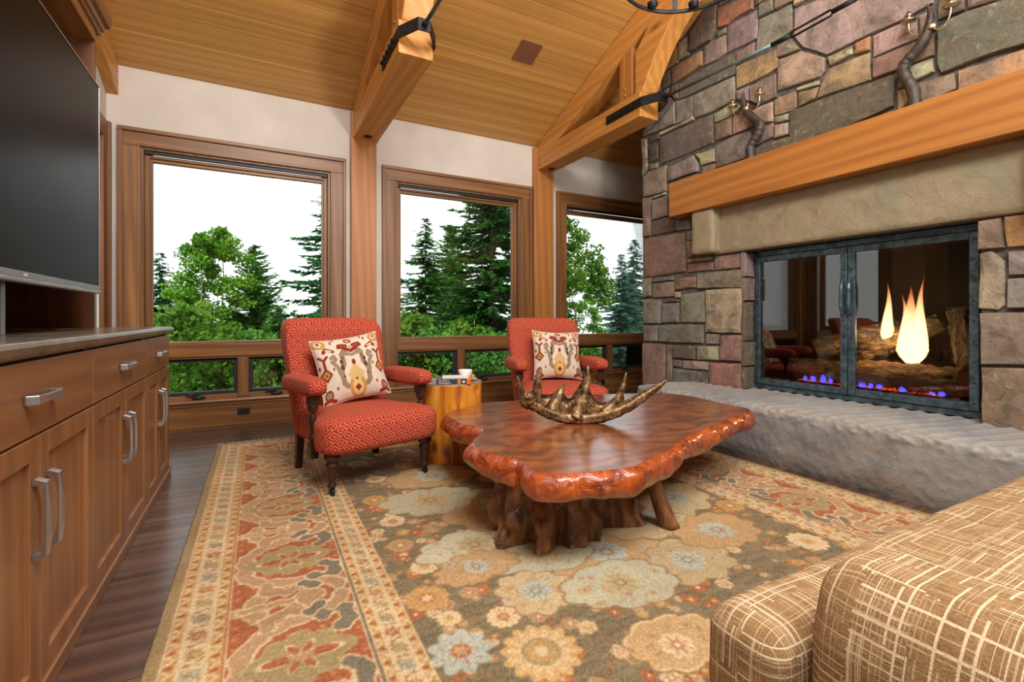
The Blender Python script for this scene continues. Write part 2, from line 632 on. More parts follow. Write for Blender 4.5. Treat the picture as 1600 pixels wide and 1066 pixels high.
M['log_top'] = plain('log_top', (134, 110, 92), 0.35, var=0.2, scale=8)
k = N('antler_bronze')
v = k.coords(rand=False)
n1 = k.noise(v, 26, 5, 0.7, 0.4)
c = k.ramp(n1, [(0.34, (30, 22, 18)), (0.46, (96, 70, 40)), (0.58, (150, 116, 78)), (0.72, (200, 172, 136))])
k.base(c, 0.32, 0.45)
k.bump(n1, 0.5, 0.01)
M['antler'] = k.m
M['horn'] = plain('horn', (62, 52, 46), 0.4, var=0.3, scale=20, bump=0.4)
for ax_, sc_ in (('y', (26, 4.5, 26)), ('z', (26, 26, 4.5))):
    k = N('bark_log_' + ax_)
    v = k.coords(sc_)
    n1 = k.noise(v, 1.0, 5, 0.65, 1.4)
    n2 = k.noise(k.coords((1, 1, 1)), 60, 4, 0.6)
    c = k.ramp(k.math('ADD', k.math('MULTIPLY', n1, 0.75), k.math('MULTIPLY', n2, 0.25)), [(0.4, (24, 18, 12)), (0.5, (92, 78, 56)), (0.64, (150, 132, 100))])
    k.base(c, 0.85); k.bump(n1, 1.0, 0.04)
    M['bark_log_' + ax_] = k.m
M['split_wood'] = wood('split_wood', (150, 104, 56), (212, 170, 110), 'x', 0.8, 0.3)
M['firebox'] = plain('firebox', (20, 17, 15), 0.8, var=0.3)
M['rockwool'] = plain('rockwool', (120, 100, 66), 0.95, var=0.4, scale=50, bump=0.8)


def flame_mat(name, c0, c1, strength):
    k = N(name)
    tc = k.n('TexCoord')
    s = k.n('SeparateXYZ'); k.l(tc.outputs['Generated'], s.inputs[0])
    col = k.ramp(s.outputs[2], [(0.0, c0), (0.45, c0), (1.0, c1)])
    em = k.n('Emission', Strength=strength); k.l(col, em.inputs['Color'])
    tr = k.n('BsdfTransparent')
    lw = k.n('LayerWeight', Blend=0.35)
    a = k.math('MULTIPLY', k.math('SUBTRACT', 1.0, k.math('POWER', s.outputs[2], 1.2)), k.math('POWER', k.math('SUBTRACT', 1.0, lw.outputs['Facing']), 1.3))
    ms = k.n('MixShader')
    k.l(a, ms.inputs[0]); k.l(tr.outputs[0], ms.inputs[1]); k.l(em.outputs[0], ms.inputs[2])
    k.l(ms.outputs[0], k.t.nodes['Material Output'].inputs['Surface'])
    return k.m


M['flame'] = flame_mat('flame', (255, 226, 160), (255, 110, 30), 3.2)
M['blue_flame'] = flame_mat('blue_flame', (70, 80, 255), (190, 150, 255), 2.6)
k = N('embers')
v = k.coords(rand=False)
n1 = k.noise(v, 45, 3)
c = k.ramp(n1, [(0.45, (10, 4, 2)), (0.6, (255, 70, 10)), (0.75, (255, 190, 80))])
k.base((20, 12, 8), 0.9)
k.l(c, k.b.inputs['Emission Color']); k.b.inputs['Emission Strength'].default_value = 1.6
M['embers'] = k.m


def leafy(name, a, b, trans=0.35):
    k = N(name)
    v = k.coords(rand=True)
    f = k.noise(v, 0.9, 3, 0.6)
    f2 = k.noise(v, 6.0, 2)
    c = k.ramp(k.math('ADD', k.math('MULTIPLY', f, 0.55), k.math('MULTIPLY', f2, 0.45)), [(0.35, a), (0.65, b)])
    d = k.n('BsdfDiffuse'); k.l(c, d.inputs['Color'])
    t = k.n('BsdfTranslucent'); k.l(c, t.inputs['Color'])
    ms = k.n('MixShader'); ms.inputs[0].default_value = trans
    k.l(d.outputs[0], ms.inputs[1]); k.l(t.outputs[0], ms.inputs[2])
    k.l(ms.outputs[0], k.t.nodes['Material Output'].inputs['Surface'])
    return k.m


M['spruce'] = leafy('spruce', (34, 82, 50), (74, 132, 76))
M['blue_spruce'] = leafy('blue_spruce', (56, 98, 88), (98, 142, 118))
M['pine'] = leafy('pine', (54, 106, 42), (106, 156, 70))
M['aspen'] = leafy('aspen', (56, 112, 24), (132, 178, 66))
M['bush'] = leafy('bush', (48, 88, 26), (110, 146, 58))
M['fir_dark'] = leafy('fir_dark', (34, 80, 34), (78, 130, 56))
M['bark'] = plain('bark', (88, 74, 62), 0.95, var=0.3, scale=6, bump=0.6)
M['aspen_bark'] = plain('aspen_bark', (176, 172, 160), 0.9, var=0.25, scale=5)
M['meadow'] = plain('meadow', (84, 100, 44), 0.95, var=0.35, scale=0.8)
# ------------------------------------------------------------------ room shell
XL, XR, YB, YF = -1.20, 5.80, 5.42, -4.40

# floor: walnut boards laid across the room
fl = tag(MB().box(XL - .2, XR + .2, YF - .2, YB + .2, -0.12, -0.02).build('floor', M['black']), kind='structure')
PB = MB().box(0, 1, 0.001, 0.126, -0.018, 0.0)
pm = PB.mesh('floor_plank'); pm.materials.append(M['floor_wood'])
y = YB - 0.127
row = 0
while y > YF - 0.12:
    cuts = [XL] + sorted(rnd.uniform(0.4, 1.4) + i * 2.4 for i in range(3)) + [XR]
    if y < 0.2 or row % 2:
        cuts = [XL, rnd.uniform(1.2, 4.2), XR]
    for a, b in zip(cuts, cuts[1:]):
        o = bpy.data.objects.new('plank', pm)
        o.location = (a, y, 0); o.scale = (b - a - 0.002, 1, 1)
        o.parent = fl
        C.objects.link(o)
    y -= 0.127
    row += 1

# ceiling: fir boards following both slopes
cl = tag(MB().prism([(YB + .25, ceil_z(YB) + .02 - .381 * .25), (0.5, ceil_z(.501) + .02), (YF - .2, ceil_z(YF - .2) + .02),
                     (YF - .2, ceil_z(YF - .2) + .16), (0.5, ceil_z(.501) + .16), (YB + .25, ceil_z(YB) + .06)],
                    XL - .2, XR + .2, 'x').build('ceiling', M['black']), kind='structure')
al = math.atan(.381)
cp = MB().prism([(0.001, 0.018), (0.001, 0.003), (0.003, 0.0), (0.1335, 0.0), (0.1355, 0.003), (0.1355, 0.018)], 0, 1, 'x').mesh('ceiling_plank')
cp.materials.append(M['ceiling_wood'])
i = 0
while True:
    s = i * 0.1375
    yy = YB - (s + 0.1375) * math.cos(al)
    if yy < 0.45:
        break
    cuts = [XL, 1.03, XR] if i % 2 else [XL, 3.36, XR]
    for a, b in zip(cuts, cuts[1:]):
        o = bpy.data.objects.new('plank', cp)
        o.location = (a, yy, ceil_z(yy) + rnd.uniform(-.0015, .0015))
        o.rotation_euler = (-al, 0, 0); o.scale = (b - a - 0.0015, 1, 1)
        o.parent = cl
        C.objects.link(o)
    i += 1
y = 0.5 - 0.003
i = 0
while y > YF:
    o = bpy.data.objects.new('plank', cp)
    o.location = (XL, y - .1375 * math.cos(al), ceil_z(y - .1375 * math.cos(al)))
    o.rotation_euler = (al, 0, 0); o.scale = (XR - XL, 1, 1)
    o.parent = cl
    C.objects.link(o)
    y -= .1375 * math.cos(al) * 1.0
    i += 1

CAS = 0.16
WIN = [(-1.117, 0.834), (1.223, 3.172), (3.564, 5.51)]
ZT, ZS = 2.775, 0.235
wb = MB()
edges = [XL - .2]
for a, b in WIN:
    edges += [a + CAS, b - CAS]
edges.append(XR + .2)
for a, b in zip(edges[::2], edges[1::2]):
    wb.box(a, b, YB, YB + .2, 0, 3.36)
for a, b in WIN:
    wb.box(a + CAS, b - CAS, YB, YB + .2, ZT - CAS, 3.36)
    wb.box(a + CAS, b - CAS, YB, YB + .2, 0, ZS - .03)
tag(wb.build('wall_back', M['plaster']), kind='structure')


def side_wall(x0, x1, hole=None):
    b = MB()

    def seg(ya, yb, z0=0.0, z1=None):
        pts = [(ya, z0), (yb, z0), (yb, z1 if z1 else ceil_z(yb) + .015)]
        if z1 is None and ya < .5 < yb:
            pts.append((.5, ceil_z(.501) + .015))
        pts.append((ya, z1 if z1 else ceil_z(ya) + .015))
        b.prism(pts, x0, x1, 'x')
    if hole:
        ya, yb, za, zb = hole
        seg(YF, ya); seg(yb, YB); seg(ya, yb, 0, za); seg(ya, yb, zb, None)
    else:
        seg(YF, YB)
    return b


tag(side_wall(XL - .2, XL, (4.16, 5.20, 0.82, ZT - CAS)).build('wall_left', M['plaster']), kind='structure')
tag(side_wall(XR, XR + .2).build('wall_right', M['plaster']), kind='structure')
tag(MB().box(XL - .2, XR + .2, YF - .2, YF, 0, 3.36).build('wall_front', M['plaster']), kind='structure')

# apron boards under the windows, between posts
bb = MB()
for a, b in ((XL, .88), (1.16, 3.19), (3.49, XR)):
    bb.box(a, b, YB - .022, YB, 0, ZS - .03)
tag(bb.build('baseboard_back', M['oak_x'], bevel=.003), kind='structure')


def window(n, a, b):
    w = empty('window_%d' % n, (a, YB, ZS), kind='structure')
    oa, ob = a + CAS, b - CAS
    cw = CAS
    # casing: flat board with an outer back-band and an inner bead, mitred
    c = MB()
    for x0, x1 in ((a, a + .03), ):
        pass
    for sgn, xo, xi in ((1, a, oa), (-1, b, ob)):
        lo, hi = min(xo, xi), max(xo, xi)
        c.box(lo, hi, YB - .022, YB, ZS - .005, ZT - CAS)
        c.box(*sorted((xo, xo + sgn * .035)), YB - .045, YB - .022, ZS - .005, ZT - .035)
        c.box(*sorted((xi, xi - sgn * .02)), YB - .032, YB - .022, ZS - .005, ZT - CAS)
    c.build('casing', M['oak_z'], w, bevel=.004)
    c = MB()
    c.box(a, b, YB - .022, YB, ZT - CAS, ZT)
    c.box(a, b, YB - .046, YB - .022, ZT - .035, ZT)
    c.box(oa - .02, ob + .02, YB - .032, YB - .022, ZT - CAS, ZT - CAS + .02)
    c.build('casing', M['oak_x'], w, bevel=.004)
    # jamb liner
    j = MB()
    j.box(oa, oa + .022, YB, YB + .16, ZS, ZT - CAS); j.box(ob - .022, ob, YB, YB + .16, ZS, ZT - CAS)
    j.box(oa + .022, ob - .022, YB, YB + .16, ZT - CAS - .02, ZT - CAS)
    j.build('jamb', M['oak_z'], w, bevel=.002)
    MB().box(oa + .03, ob - .03, YB + .02, YB + .055, ZT - CAS - .048, ZT - CAS - .02).build('shade_slot', M['black'], w)
    # fixed sash
    ga, gb, gz0, gz1 = oa + .077, ob - .077, .818, ZT - CAS - .105
    s = MB()
    for y0, y1, ins in ((YB + .06, YB + .10, 0), (YB + .08, YB + .135, .035)):
        s.box(oa + .022 + ins, ga if ins else ga - .018, y0, y1, .80, ZT - CAS - .02)
        s.box(gb if ins else gb + .018, ob - .022 - ins, y0, y1, .80, ZT - CAS - .02)
    s.build('sash_stile', M['oak_z'], w, bevel=.004)
    s = MB()
    s.box(oa + .022, ob - .022, YB + .058, YB + .11, gz1 + .03, ZT - CAS - .05)
    s.box(oa + .05, ob - .05, YB + .085, YB + .135, gz1, gz1 + .05)
    s.build('sash_rail', M['oak_x'], w, bevel=.004)
    MB().box(ga - .01, gb + .01, YB + .112, YB + .124, gz0 - .01, gz1 + .01).build('pane', M['window_glass'], w)
    # transom bar
    t = MB()
    t.box(oa + .02, ob - .02, YB + .015, YB + .15, .675, .80)
    t.box(oa + .02, ob - .02, YB + .04, YB + .15, .80, .822)
    t.box(oa + .02, ob - .02, YB + .03, YB + .15, .655, .675)
    t.build('transom', M['oak_x'], w, bevel=.004)
    mid = (a + b) / 2
    MB().box(mid - .05, mid + .05, YB + .03, YB + .15, .27, .657).build('mullion', M['oak_z'], w, bevel=.004)
    # two crank-out awning sashes
    for x0, x1 in ((oa + .022, mid - .05), (mid + .05, ob - .022)):
        f = MB()
        z0, z1, t_ = .30, .655, .034
        f.box(x0, x1, YB + .07, YB + .12, z0, z0 + t_); f.box(x0, x1, YB + .07, YB + .12, z1 - t_, z1)
        f.box(x0, x0 + t_, YB + .07, YB + .12, z0 + t_, z1 - t_); f.box(x1 - t_, x1, YB + .07, YB + .12, z0 + t_, z1 - t_)
        fo = f.build('awning_sash', M['dark_frame'], w, bevel=.003)
        MB().box(x0 + t_ - .005, x1 - t_ + .005, YB + .09, YB + .098, z0 + t_ - .005, z1 - t_ + .005).build('pane', M['screened_glass'], fo)
        xm = (x0 + x1) / 2 + (.05 if x0 < mid - .2 else -.12)
        cr_ = MB()
        cr_.lathe([(.012, 0), (.05, .002), (.055, .014), (.03, .026), (.012, .03)], (xm, YB + .035, .272), 14)
        cr_.tube([(xm, YB + .035, .30), (xm - .03, YB + .01, .312), (xm - .075, YB + .005, .318)], [.008, .007, .008], 8)
        cr_.box(xm - .10, xm - .02, YB + .0, YB + .025, .313, .326)
        cr_.build('crank_handle', M['dark_frame'], w, smooth=True)
    r = MB()
    r.box(oa + .02, ob - .02, YB + .05, YB + .16, ZS, .30)
    r.build('bottom_rail', M['oak_x'], w, bevel=.003)
    # stool and its nosing
    st = MB()
    st.prism([(YB - .05, ZS), (YB - .055, ZS + .012), (YB - .05, ZS + .026), (YB + .06, ZS + .034), (YB + .06, ZS - .004), (YB - .02, ZS - .004), (YB - .022, ZS - .03), (YB - .034, ZS - .03), (YB - .036, ZS - .008)], max(a - .03, XL), b + .03, 'x')
    st.build('stool', M['oak_x'], w)
    return w


for i, (a, b) in enumerate(WIN):
    window(i + 1, a, b)

# the cased window on the left wall, next to the corner
w4 = empty('window_4', (XL, 4.7, ZS), kind='structure')
c = MB()
c.box(XL, XL + .03, 4.0, 4.16, ZS, ZT - CAS); c.box(XL, XL + .03, 5.20, 5.36, ZS, ZT - CAS)
c.box(XL, XL + .05, 5.325, 5.365, ZS, ZT); c.box(XL, XL + .05, 3.995, 4.03, ZS, ZT)
c.box(XL, XL + .03, 4.03, 5.325, ZT - CAS, ZT)
c.build('casing', M['oak_z'], w4, bevel=.004)
c = MB()
c.box(XL - .14, XL - .08, 4.16, 4.24, .82, ZT - CAS); c.box(XL - .14, XL - .08, 5.12, 5.20, .82, ZT - CAS)
c.box(XL - .14, XL - .08, 4.24, 5.12, .82, .90); c.box(XL - .14, XL - .08, 4.24, 5.12, ZT - CAS - .1, ZT - CAS)
c.build('sash', M['oak_z'], w4, bevel=.004)
MB().box(XL - .115, XL - .105, 4.23, 5.13, .89, ZT - CAS - .09).build('pane', M['window_glass'], w4)

# ------------------------------------------------------------------ timber trusses
def truss(x0, x1, px0, px1, label):
    t = empty('timber_truss', ((px0 + px1) / 2, 5.39, 0), label, 'truss', 'timber trusses along the window wall')
    MB().box(px0, px1, 5.355, YB + .02, 0, 3.30).build('post', M['timber_z'], t, bevel=.006)
    hb = MB().box(x0, x1, 3.455, 5.40, 3.0, 3.245).build('hammer_beam', M['timber_y'], t, bevel=.008)
    ra = MB().prism([(YB + .0, ceil_z(YB) - .008), (.52, ceil_z(.52) - .008), (.52, ceil_z(.52) - .27), (YB + .0, ceil_z(YB) - .27)], x0 + .002, x1 - .002, 'x')
    ra.build('rafter', M['timber_y'], t, bevel=.006)
    sp = MB()
    sp.box(x0 + .03, x1 - .03, 3.60, 3.785, 3.24, ceil_z(3.68) - .2)
    so_ = sp.build('strut', M['timber_z'], t, bevel=.006)
    pg = MB()
    for z in (3.30, 3.36, 3.72, 3.80):
        pg.tube([(x0 + .02, 3.70, z), (x0 + .05, 3.70, z)], .013, 8)
    for z in (3.42, 3.48, 3.78):
        pg.tube([((x0 + x1) / 2 + .03, 3.59, z), ((x0 + x1) / 2 + .03, 3.62, z)], .012, 8)
    tag(pg.build('peg', M['timber_z'], so_, smooth=True), kind='stuff')
    back = [(3.549, 3.24), (3.549, 3.653), (3.406, 3.80), (3.20, 4.02), (2.9, 4.26), (2.55, 4.42)]
    front = [(2.45, 4.16), (2.74, 4.02), (3.0, 3.80), (3.12, 3.70), (3.249, 3.56), (3.36, 3.40), (3.453, 3.24)]
    br = MB().prism(back + front, x0 + .025, x1 - .025, 'x').build('curved_brace', M['timber_y'], t, bevel=.006)
    # iron strap wrapping the beam end with a pointed nose
    xm = (x0 + x1) / 2
    o_ = [(x0 - .01, 3.95), (x0 - .01, 3.43), (xm - .045, 3.255), (xm + .045, 3.255), (x1 + .01, 3.43), (x1 + .01, 3.95)]
    i_ = [(x1, 3.95), (x1, 3.436), (xm + .04, 3.267), (xm - .04, 3.267), (x0, 3.436), (x0, 3.95)]
    st = MB()
    oo, ii = o_, i_[::-1]
    for (p, q, r_, s_) in zip(oo, oo[1:], ii, ii[1:]):
        st.prism([p, q, s_, r_], 3.085, 3.172, 'z')
    sto = st.build('iron_strap', M['iron'], t)
    for sx_, xx in ((-1, x0 - .01), (1, x1 + .01)):
        for kx in range(5):
            bl = MB().tube([(xx, 3.905 - kx * .085, 3.128), (xx + sx_ * .022, 3.905 - kx * .085, 3.128)], .017, 6)
            bl.build('bolt', M['iron'], sto)
    MB().tube([(xm, 3.27, 3.125), (xm, 3.20, 3.122)], .022, 6).build('nut', M['iron'], sto)
    # tie rod to the opposite wall with a turnbuckle
    rd = MB()
    rd.tube([(xm, 3.25, 3.125), (xm, 2.12, 3.075)], .0145, 10)
    rd.tube([(xm, 1.72, 3.085), (xm, -2.2, 3.125)], .0145, 10)
    ro = rd.build('tie_rod', M['rod_iron'], t, smooth=True)
    tb = MB()
    tb.tube([(xm, 2.20, 3.078), (xm, 2.06, 3.075)], .017, 8); tb.tube([(xm, 1.78, 3.085), (xm, 1.64, 3.087)], .017, 8)
    for dz in (-.02, .02):
        tb.tube([(xm, 2.07, 3.076), (xm, 2.05, 3.077 + dz), (xm, 1.79, 3.083 + dz), (xm, 1.77, 3.085)], .008, 8)
    tb.build('turnbuckle', M['iron'], ro, smooth=True)
    return t


truss(.90, 1.165, .88, 1.15, 'timber truss on the post between the first and middle windows, iron strap at its end')
truss(3.24, 3.48, 3.19, 3.49, 'timber truss on the post nearest the stone chimney, tie rod running over the mantel')
tag(MB().prism([(YB, ceil_z(YB) - .008), (.52, ceil_z(.52) - .008), (.52, ceil_z(.52) - .27), (YB, ceil_z(YB) - .27)], XL + .001, -1.115, 'x').build('wall_rafter', M['timber_y'], bevel=.005),
    'slanted fir timber against the left wall above the media cabinet', 'rafter')

for nm, (x, y) in (('a', (1.03, 5.22)), ('b', (3.37, 5.22))):
    d = MB()
    d.lathe([(.014, 0), (.042, -.001), (.044, -.006), (.036, -.008), (.016, -.003)], (x, y, 2.999), 18)
    o = d.build('downlight', M['iron'], smooth=True)
    tag(o, 'small round downlight under the beam end %s' % ('beside the middle window' if nm == 'a' else 'closest to the chimney'), 'light', 'downlights under the beams')
    e = MB().lathe([(.001, 0), (.014, .0)], (x, y, 2.9965), 12, cap=False)
    kk = M.get('lamp_lens')
    if kk is None:
        q = N('lamp_lens'); q.base((250, 240, 215), 0.3); q.b.inputs['Emission Color'].default_value = (1, .9, .7, 1); q.b.inputs['Emission Strength'].default_value = 1.5
        kk = M['lamp_lens'] = q.m
    e.build('lens', kk, o)

# square cover plate in the ceiling boards
vn = MB()
vn.obox((2.425, 4.218, ceil_z(4.218) - .004), (.122, 0, 0), (0, .115, -.115 * .381), (0, .004 * .356, .004 * .934))
tag(vn.build('ceiling_speaker', M['vent_brown'], bevel=.002), 'square brown cover plate flush in the sloping plank ceiling', 'speaker')

# ------------------------------------------------------------------ chimney
XW = 3.95
CY0, CY1 = 0.05, 4.158
OY0, OY1, OZ1 = 1.224, 2.853, 1.665
wf = empty('wall_fireplace', (XW, 2.1, 0), kind='structure')
b = MB()
b.prism([(OY1, 0), (CY1, 0), (CY1, ceil_z(CY1) + .01), (OY1, ceil_z(OY1) + .01)], XW, 4.95, 'x')
b.prism([(CY0, 0), (OY0, 0), (OY0, ceil_z(OY0) + .01), (.5, ceil_z(.501) + .01), (CY0, ceil_z(CY0) + .01)], XW, 4.95, 'x')
b.prism([(OY0, OZ1), (OY1, OZ1), (OY1, ceil_z(OY1) + .01), (OY0, ceil_z(OY0) + .01)], XW, 4.95, 'x')
b.box(4.85, 4.95, OY0, OY1, 0, OZ1)
b.box(XW, 4.85, OY0, OY1, 0, .38)
b.build('mortar_core', M['mortar'], wf)
PAL = dict(d=(100, 88, 74), o=(170, 122, 82), g=(148, 138, 126), t=(180, 162, 140), p=(186, 174, 150), k=(112, 104, 92), r=(148, 126, 112), y=(176, 148, 106), b=(122, 124, 124))
STONES = "d 3337,4098 3273,4181 3134,4138 3146,3881 3210,3791 3471,3802 3454,3999;o 3131,4069 2750,3971 2754,3842 2931,3858 3020,3838 3123,3869;d 2741,3972 2615,3925 2624,3843 2741,3856;g 2690,3841 2562,3826 2557,3715 2690,3726;t 2550,3886 2394,3818 2394,3693 2545,3711;g 3016,3827 2711,3812 2705,3655 2714,3553 3016,3574 3023,3755;g 3149,3827 3036,3834 3030,3768 3141,3784;g 3289,3776 3210,3785 3035,3761 3025,3582 3134,3565 3289,3583;o 3711,3747 3313,3742 3305,3590 3575,3575 3702,3574;k 3611,3531 3273,3557 2934,3541 2937,3334 3119,3344 3607,3371;r 2924,3530 2741,3535 2743,3419 2923,3414;g 2695,3714 2563,3699 2401,3684 2394,3456 2581,3432 2733,3417 2701,3653;y 2924,3400 2525,3367 2519,3199 2718,3184 2923,3188;g 3403,3333 2939,3314 2931,3093 3179,3077 3400,3094;g 3665,3378 3410,3336 3410,3122 3656,3129;d 3825,3744 3720,3747 3709,3577 3854,3567;d 3702,3557 3618,3535 3611,3377 3665,3385 3720,3465;r 2785,3151 2533,3155 2530,2953 2705,2951 2782,3018;g 2924,3172 2795,3166 2793,3022 2923,3089;g 4140,3153 3864,3260 3674,3374 3665,3132 3893,3141;b 4035,3371 3873,3472 3720,3446 3674,3384 3873,3274 4140,3166;p 3888,3114 3529,3107 3414,3119 3409,3082 3888,3081;k 3888,3064 3186,3057 3167,2767 3888,2757;p 3177,3047 2960,3080 2869,3011 2966,2954 3161,2959;r 3149,2945 2970,2946 2970,2775 3153,2778;t 2959,2942 2566,2928 2563,2755 2680,2777 2959,2774;t 2551,2934 2370,2941 2370,2781 2551,2798;p 2554,2790 2425,2778 2425,2716 2552,2733;t 2552,2720 2425,2700 2425,2593 2552,2603;r 2738,2610 2671,2751 2562,2748 2558,2620 2747,2592;g 3153,2732 2933,2762 2781,2749 2764,2658 2807,2509 3153,2510;d 2755,2573 2421,2577 2384,2532 2384,2430 2764,2437;p 3405,2725 3163,2718 3159,2583 3331,2591 3351,2657;g 3768,2690 3416,2719 3353,2608 3361,2536 3768,2536;r 3325,2570 3153,2563 3153,2462 3340,2468;d 4070,3105 3896,3109 3896,3051 4062,3050;d 4062,3022 3909,3004 3914,2827 4054,2828;g 4054,2812 3909,2790 3922,2731 4054,2736;p 4157,3134 4084,3113 4070,2749 4143,2692;g 4146,2684 4043,2729 3781,2722 3781,2436 4137,2451;p 3999,2428 3793,2439 3793,2405 3997,2396;r 4137,2443 4018,2425 4029,1986 4137,1982;g 3999,2381 3773,2391 3766,2166 3999,2159;d 4013,2146 3756,2157 3668,2103 3668,1977 4013,1983;b 3653,2102 3449,2065 3449,1969 3653,1981;r 3517,1955 3427,1953 3427,1855 3508,1857;r 4146,1973 3533,1949 3517,1534 3989,1516 4146,1515;r 3503,1853 3427,1851 3423,1675 3494,1670;p 3492,1663 3183,1656 3183,1620 3488,1624;o 3497,1614 3183,1607 3179,1522 3497,1522;r 3169,1665 2858,1651 2857,1513 3167,1516;g 4143,1509 4016,1510 4016,1299 4137,1282;b 3989,1498 3682,1501 3682,1456 3989,1450;r 3991,1441 3677,1445 3672,1284 3991,1277;o 3660,1474 3383,1476 3381,1362 3668,1349;g 3370,1500 2869,1501 2860,1333 3370,1351;t 3668,1330 3587,1332 3596,1264 3670,1263;t 3264,1331 2857,1325 2851,905 3268,907;g 3584,1295 3276,1320 3276,1004 3603,1001;g 4140,1266 3865,1258 3878,987 4140,985;b 3854,1210 3615,1213 3615,1003 3867,993;d 3806,1237 3613,1250 3613,1226 3803,1222;g 4140,971 4070,971 4070,783 4140,780;g 4054,966 3912,973 3917,786 4054,784;b 3893,972 3289,983 3297,797 3893,785;g 3270,894 3110,894 3116,794 3270,793;r 3082,883 2857,894 2866,645 3110,639;g 4140,756 3796,766 3806,291 4140,248;g 3778,758 3706,761 3706,341 3791,350;d 3692,756 3390,768 3394,627 3692,617;p 3377,765 3117,774 3117,638 3370,624;b 3697,606 3577,608 3580,528 3699,523;p 3563,603 3237,617 3239,530 3566,522;b 3699,508 3390,512 3390,362 3704,342;b 3381,505 3230,513 3230,373 3381,367;o 3220,609 2866,632 2860,399 3220,375;t 2376,3620 2102,3564 1920,3558 1634,3496 1457,3461 1457,3134 1599,3114 1706,3116 1820,3120 1930,3121 2129,3115 2311,3267 2386,3400;t 2525,3395 2408,3392 2334,3266 2525,3287;t 2525,3267 2325,3249 2138,3103 2138,2997 2172,2967 2525,3000;p 2122,3095 1936,3097 1934,3030 2099,3018;o 1929,3105 1824,3109 1824,3004 1929,3024;y 2111,3006 1826,2990 1816,2785 2199,2804 2155,2945;p 2354,2950 2170,2937 2174,2902 2348,2926;y 2348,2916 2180,2893 2209,2807 2348,2794;y 2525,2947 2360,2932 2358,2792 2525,2811;d 2411,2782 2205,2783 1820,2765 1672,2759 1674,2538 2276,2454 2418,2467;t 1808,3099 1706,3103 1608,3099 1545,3095 1538,2941 1808,2944;r 1808,2927 1548,2925 1451,2936 1449,2784 1599,2782 1657,2779 1808,2789;g 1534,3094 1496,3095 1445,2999 1443,2945 1529,2944;p 1598,2774 1454,2771 1449,2673 1554,2659;r 1659,2744 1633,2742 1599,2648 1655,2650;y 1655,2635 1608,2637 1589,2526 1655,2489;r 1542,2638 1350,2628 1338,2515 1523,2489;k 1432,2952 1371,2980 1288,2980 1015,2932 1015,2639 1143,2653 1332,2649 1416,2644 1436,2715;y 1332,2626 1015,2616 1015,2473 1275,2467 1331,2476;d 1438,3089 1418,3155 1301,3143 1297,2997 1434,3005;r 1288,3078 1155,3072 1150,2969 1288,2997;k 1145,3070 1015,3065 1015,2943 1145,2970;r 1235,1651 1129,1656 1113,1467 1235,1470;o 1121,1658 977,1654 977,1464 1107,1468;p 1231,1450 1176,1463 1116,1391 1113,1126 1142,1096 1235,1108;g 1101,1444 977,1439 977,1299 1099,1301;g 1104,1285 977,1286 977,1106 1107,1106;r 1231,1080 977,1083 977,775 1224,761;r 1222,746 977,761 977,350 1217,391"


def stone(pts, col, r, face='x', x=XW):
    """a laid stone: jittered outline, chamfered arris, slightly uneven face"""
    n = len(pts)
    area_ = sum(pts[i][0] * pts[(i + 1) % n][1] - pts[(i + 1) % n][0] * pts[i][1] for i in range(n))
    if area_ < 0:
        pts = pts[::-1]
    cx = sum(p[0] for p in pts) / n; cz = sum(p[1] for p in pts) / n
    ring = []
    for i in range(n):
        p, q = pts[i], pts[(i + 1) % n]
        L = math.hypot(q[0] - p[0], q[1] - p[1])
        m = max(1, min(5, int(L / .09)))
        for j in range(m):
            t = j / m
            jit = .0 if j == 0 else r.uniform(-.004, .005)
            nx, nz_ = (q[1] - p[1]) / (L + 1e-6), -(q[0] - p[0]) / (L + 1e-6)
            ring.append((p[0] + (q[0] - p[0]) * t + nx * jit, p[1] + (q[1] - p[1]) * t + nz_ * jit))
    proud = r.uniform(.018, .04)
    m = len(ring)

    def scl(d):
        out = []
        for p in ring:
            dx, dz = cx - p[0], cz - p[1]
            L = math.hypot(dx, dz) + 1e-6
            out.append((p[0] + dx / L * min(d, L * .4), p[1] + dz / L * min(d, L * .4)))
        return out
    rings = [(ring, -.012), (scl(.0015), proud * .7), (scl(.007), proud - .002), (scl(.05), proud + r.uniform(-.002, .006))]
    tx, tz = r.uniform(-.03, .03), r.uniform(-.03, .03)
    vs, fs = [], []
    for rg, h in rings:
        for p in rg:
            hh = h + ((p[0] - cx) * tx + (p[1] - cz) * tz) * .5 + (noise.noise(Vector((p[0] * 9, p[1] * 9, x))) * .006 if h > 0 else 0)
            vs.append((x - hh, p[0], p[1]) if face == 'x' else (p[0], x - hh, p[1]))
    for a in range(3):
        for i in range(m):
            k2 = (i + 1) % m
            fs.append((a * m + i, a * m + k2, (a + 1) * m + k2, (a + 1) * m + i))
    vs.append((x - proud - r.uniform(0, .008), cx, cz) if face == 'x' else (cx, x - proud - r.uniform(0, .008), cz))
    for i in range(m):
        fs.append((3 * m + i, 3 * m + (i + 1) % m, len(vs) - 1))
    o = MB().add(vs, fs).build('stone', M['stone'], wf)
    c = tuple(max(0, min(255, v * r.uniform(.93, 1.07))) for v in col)
    setcol(o, c)
    return o


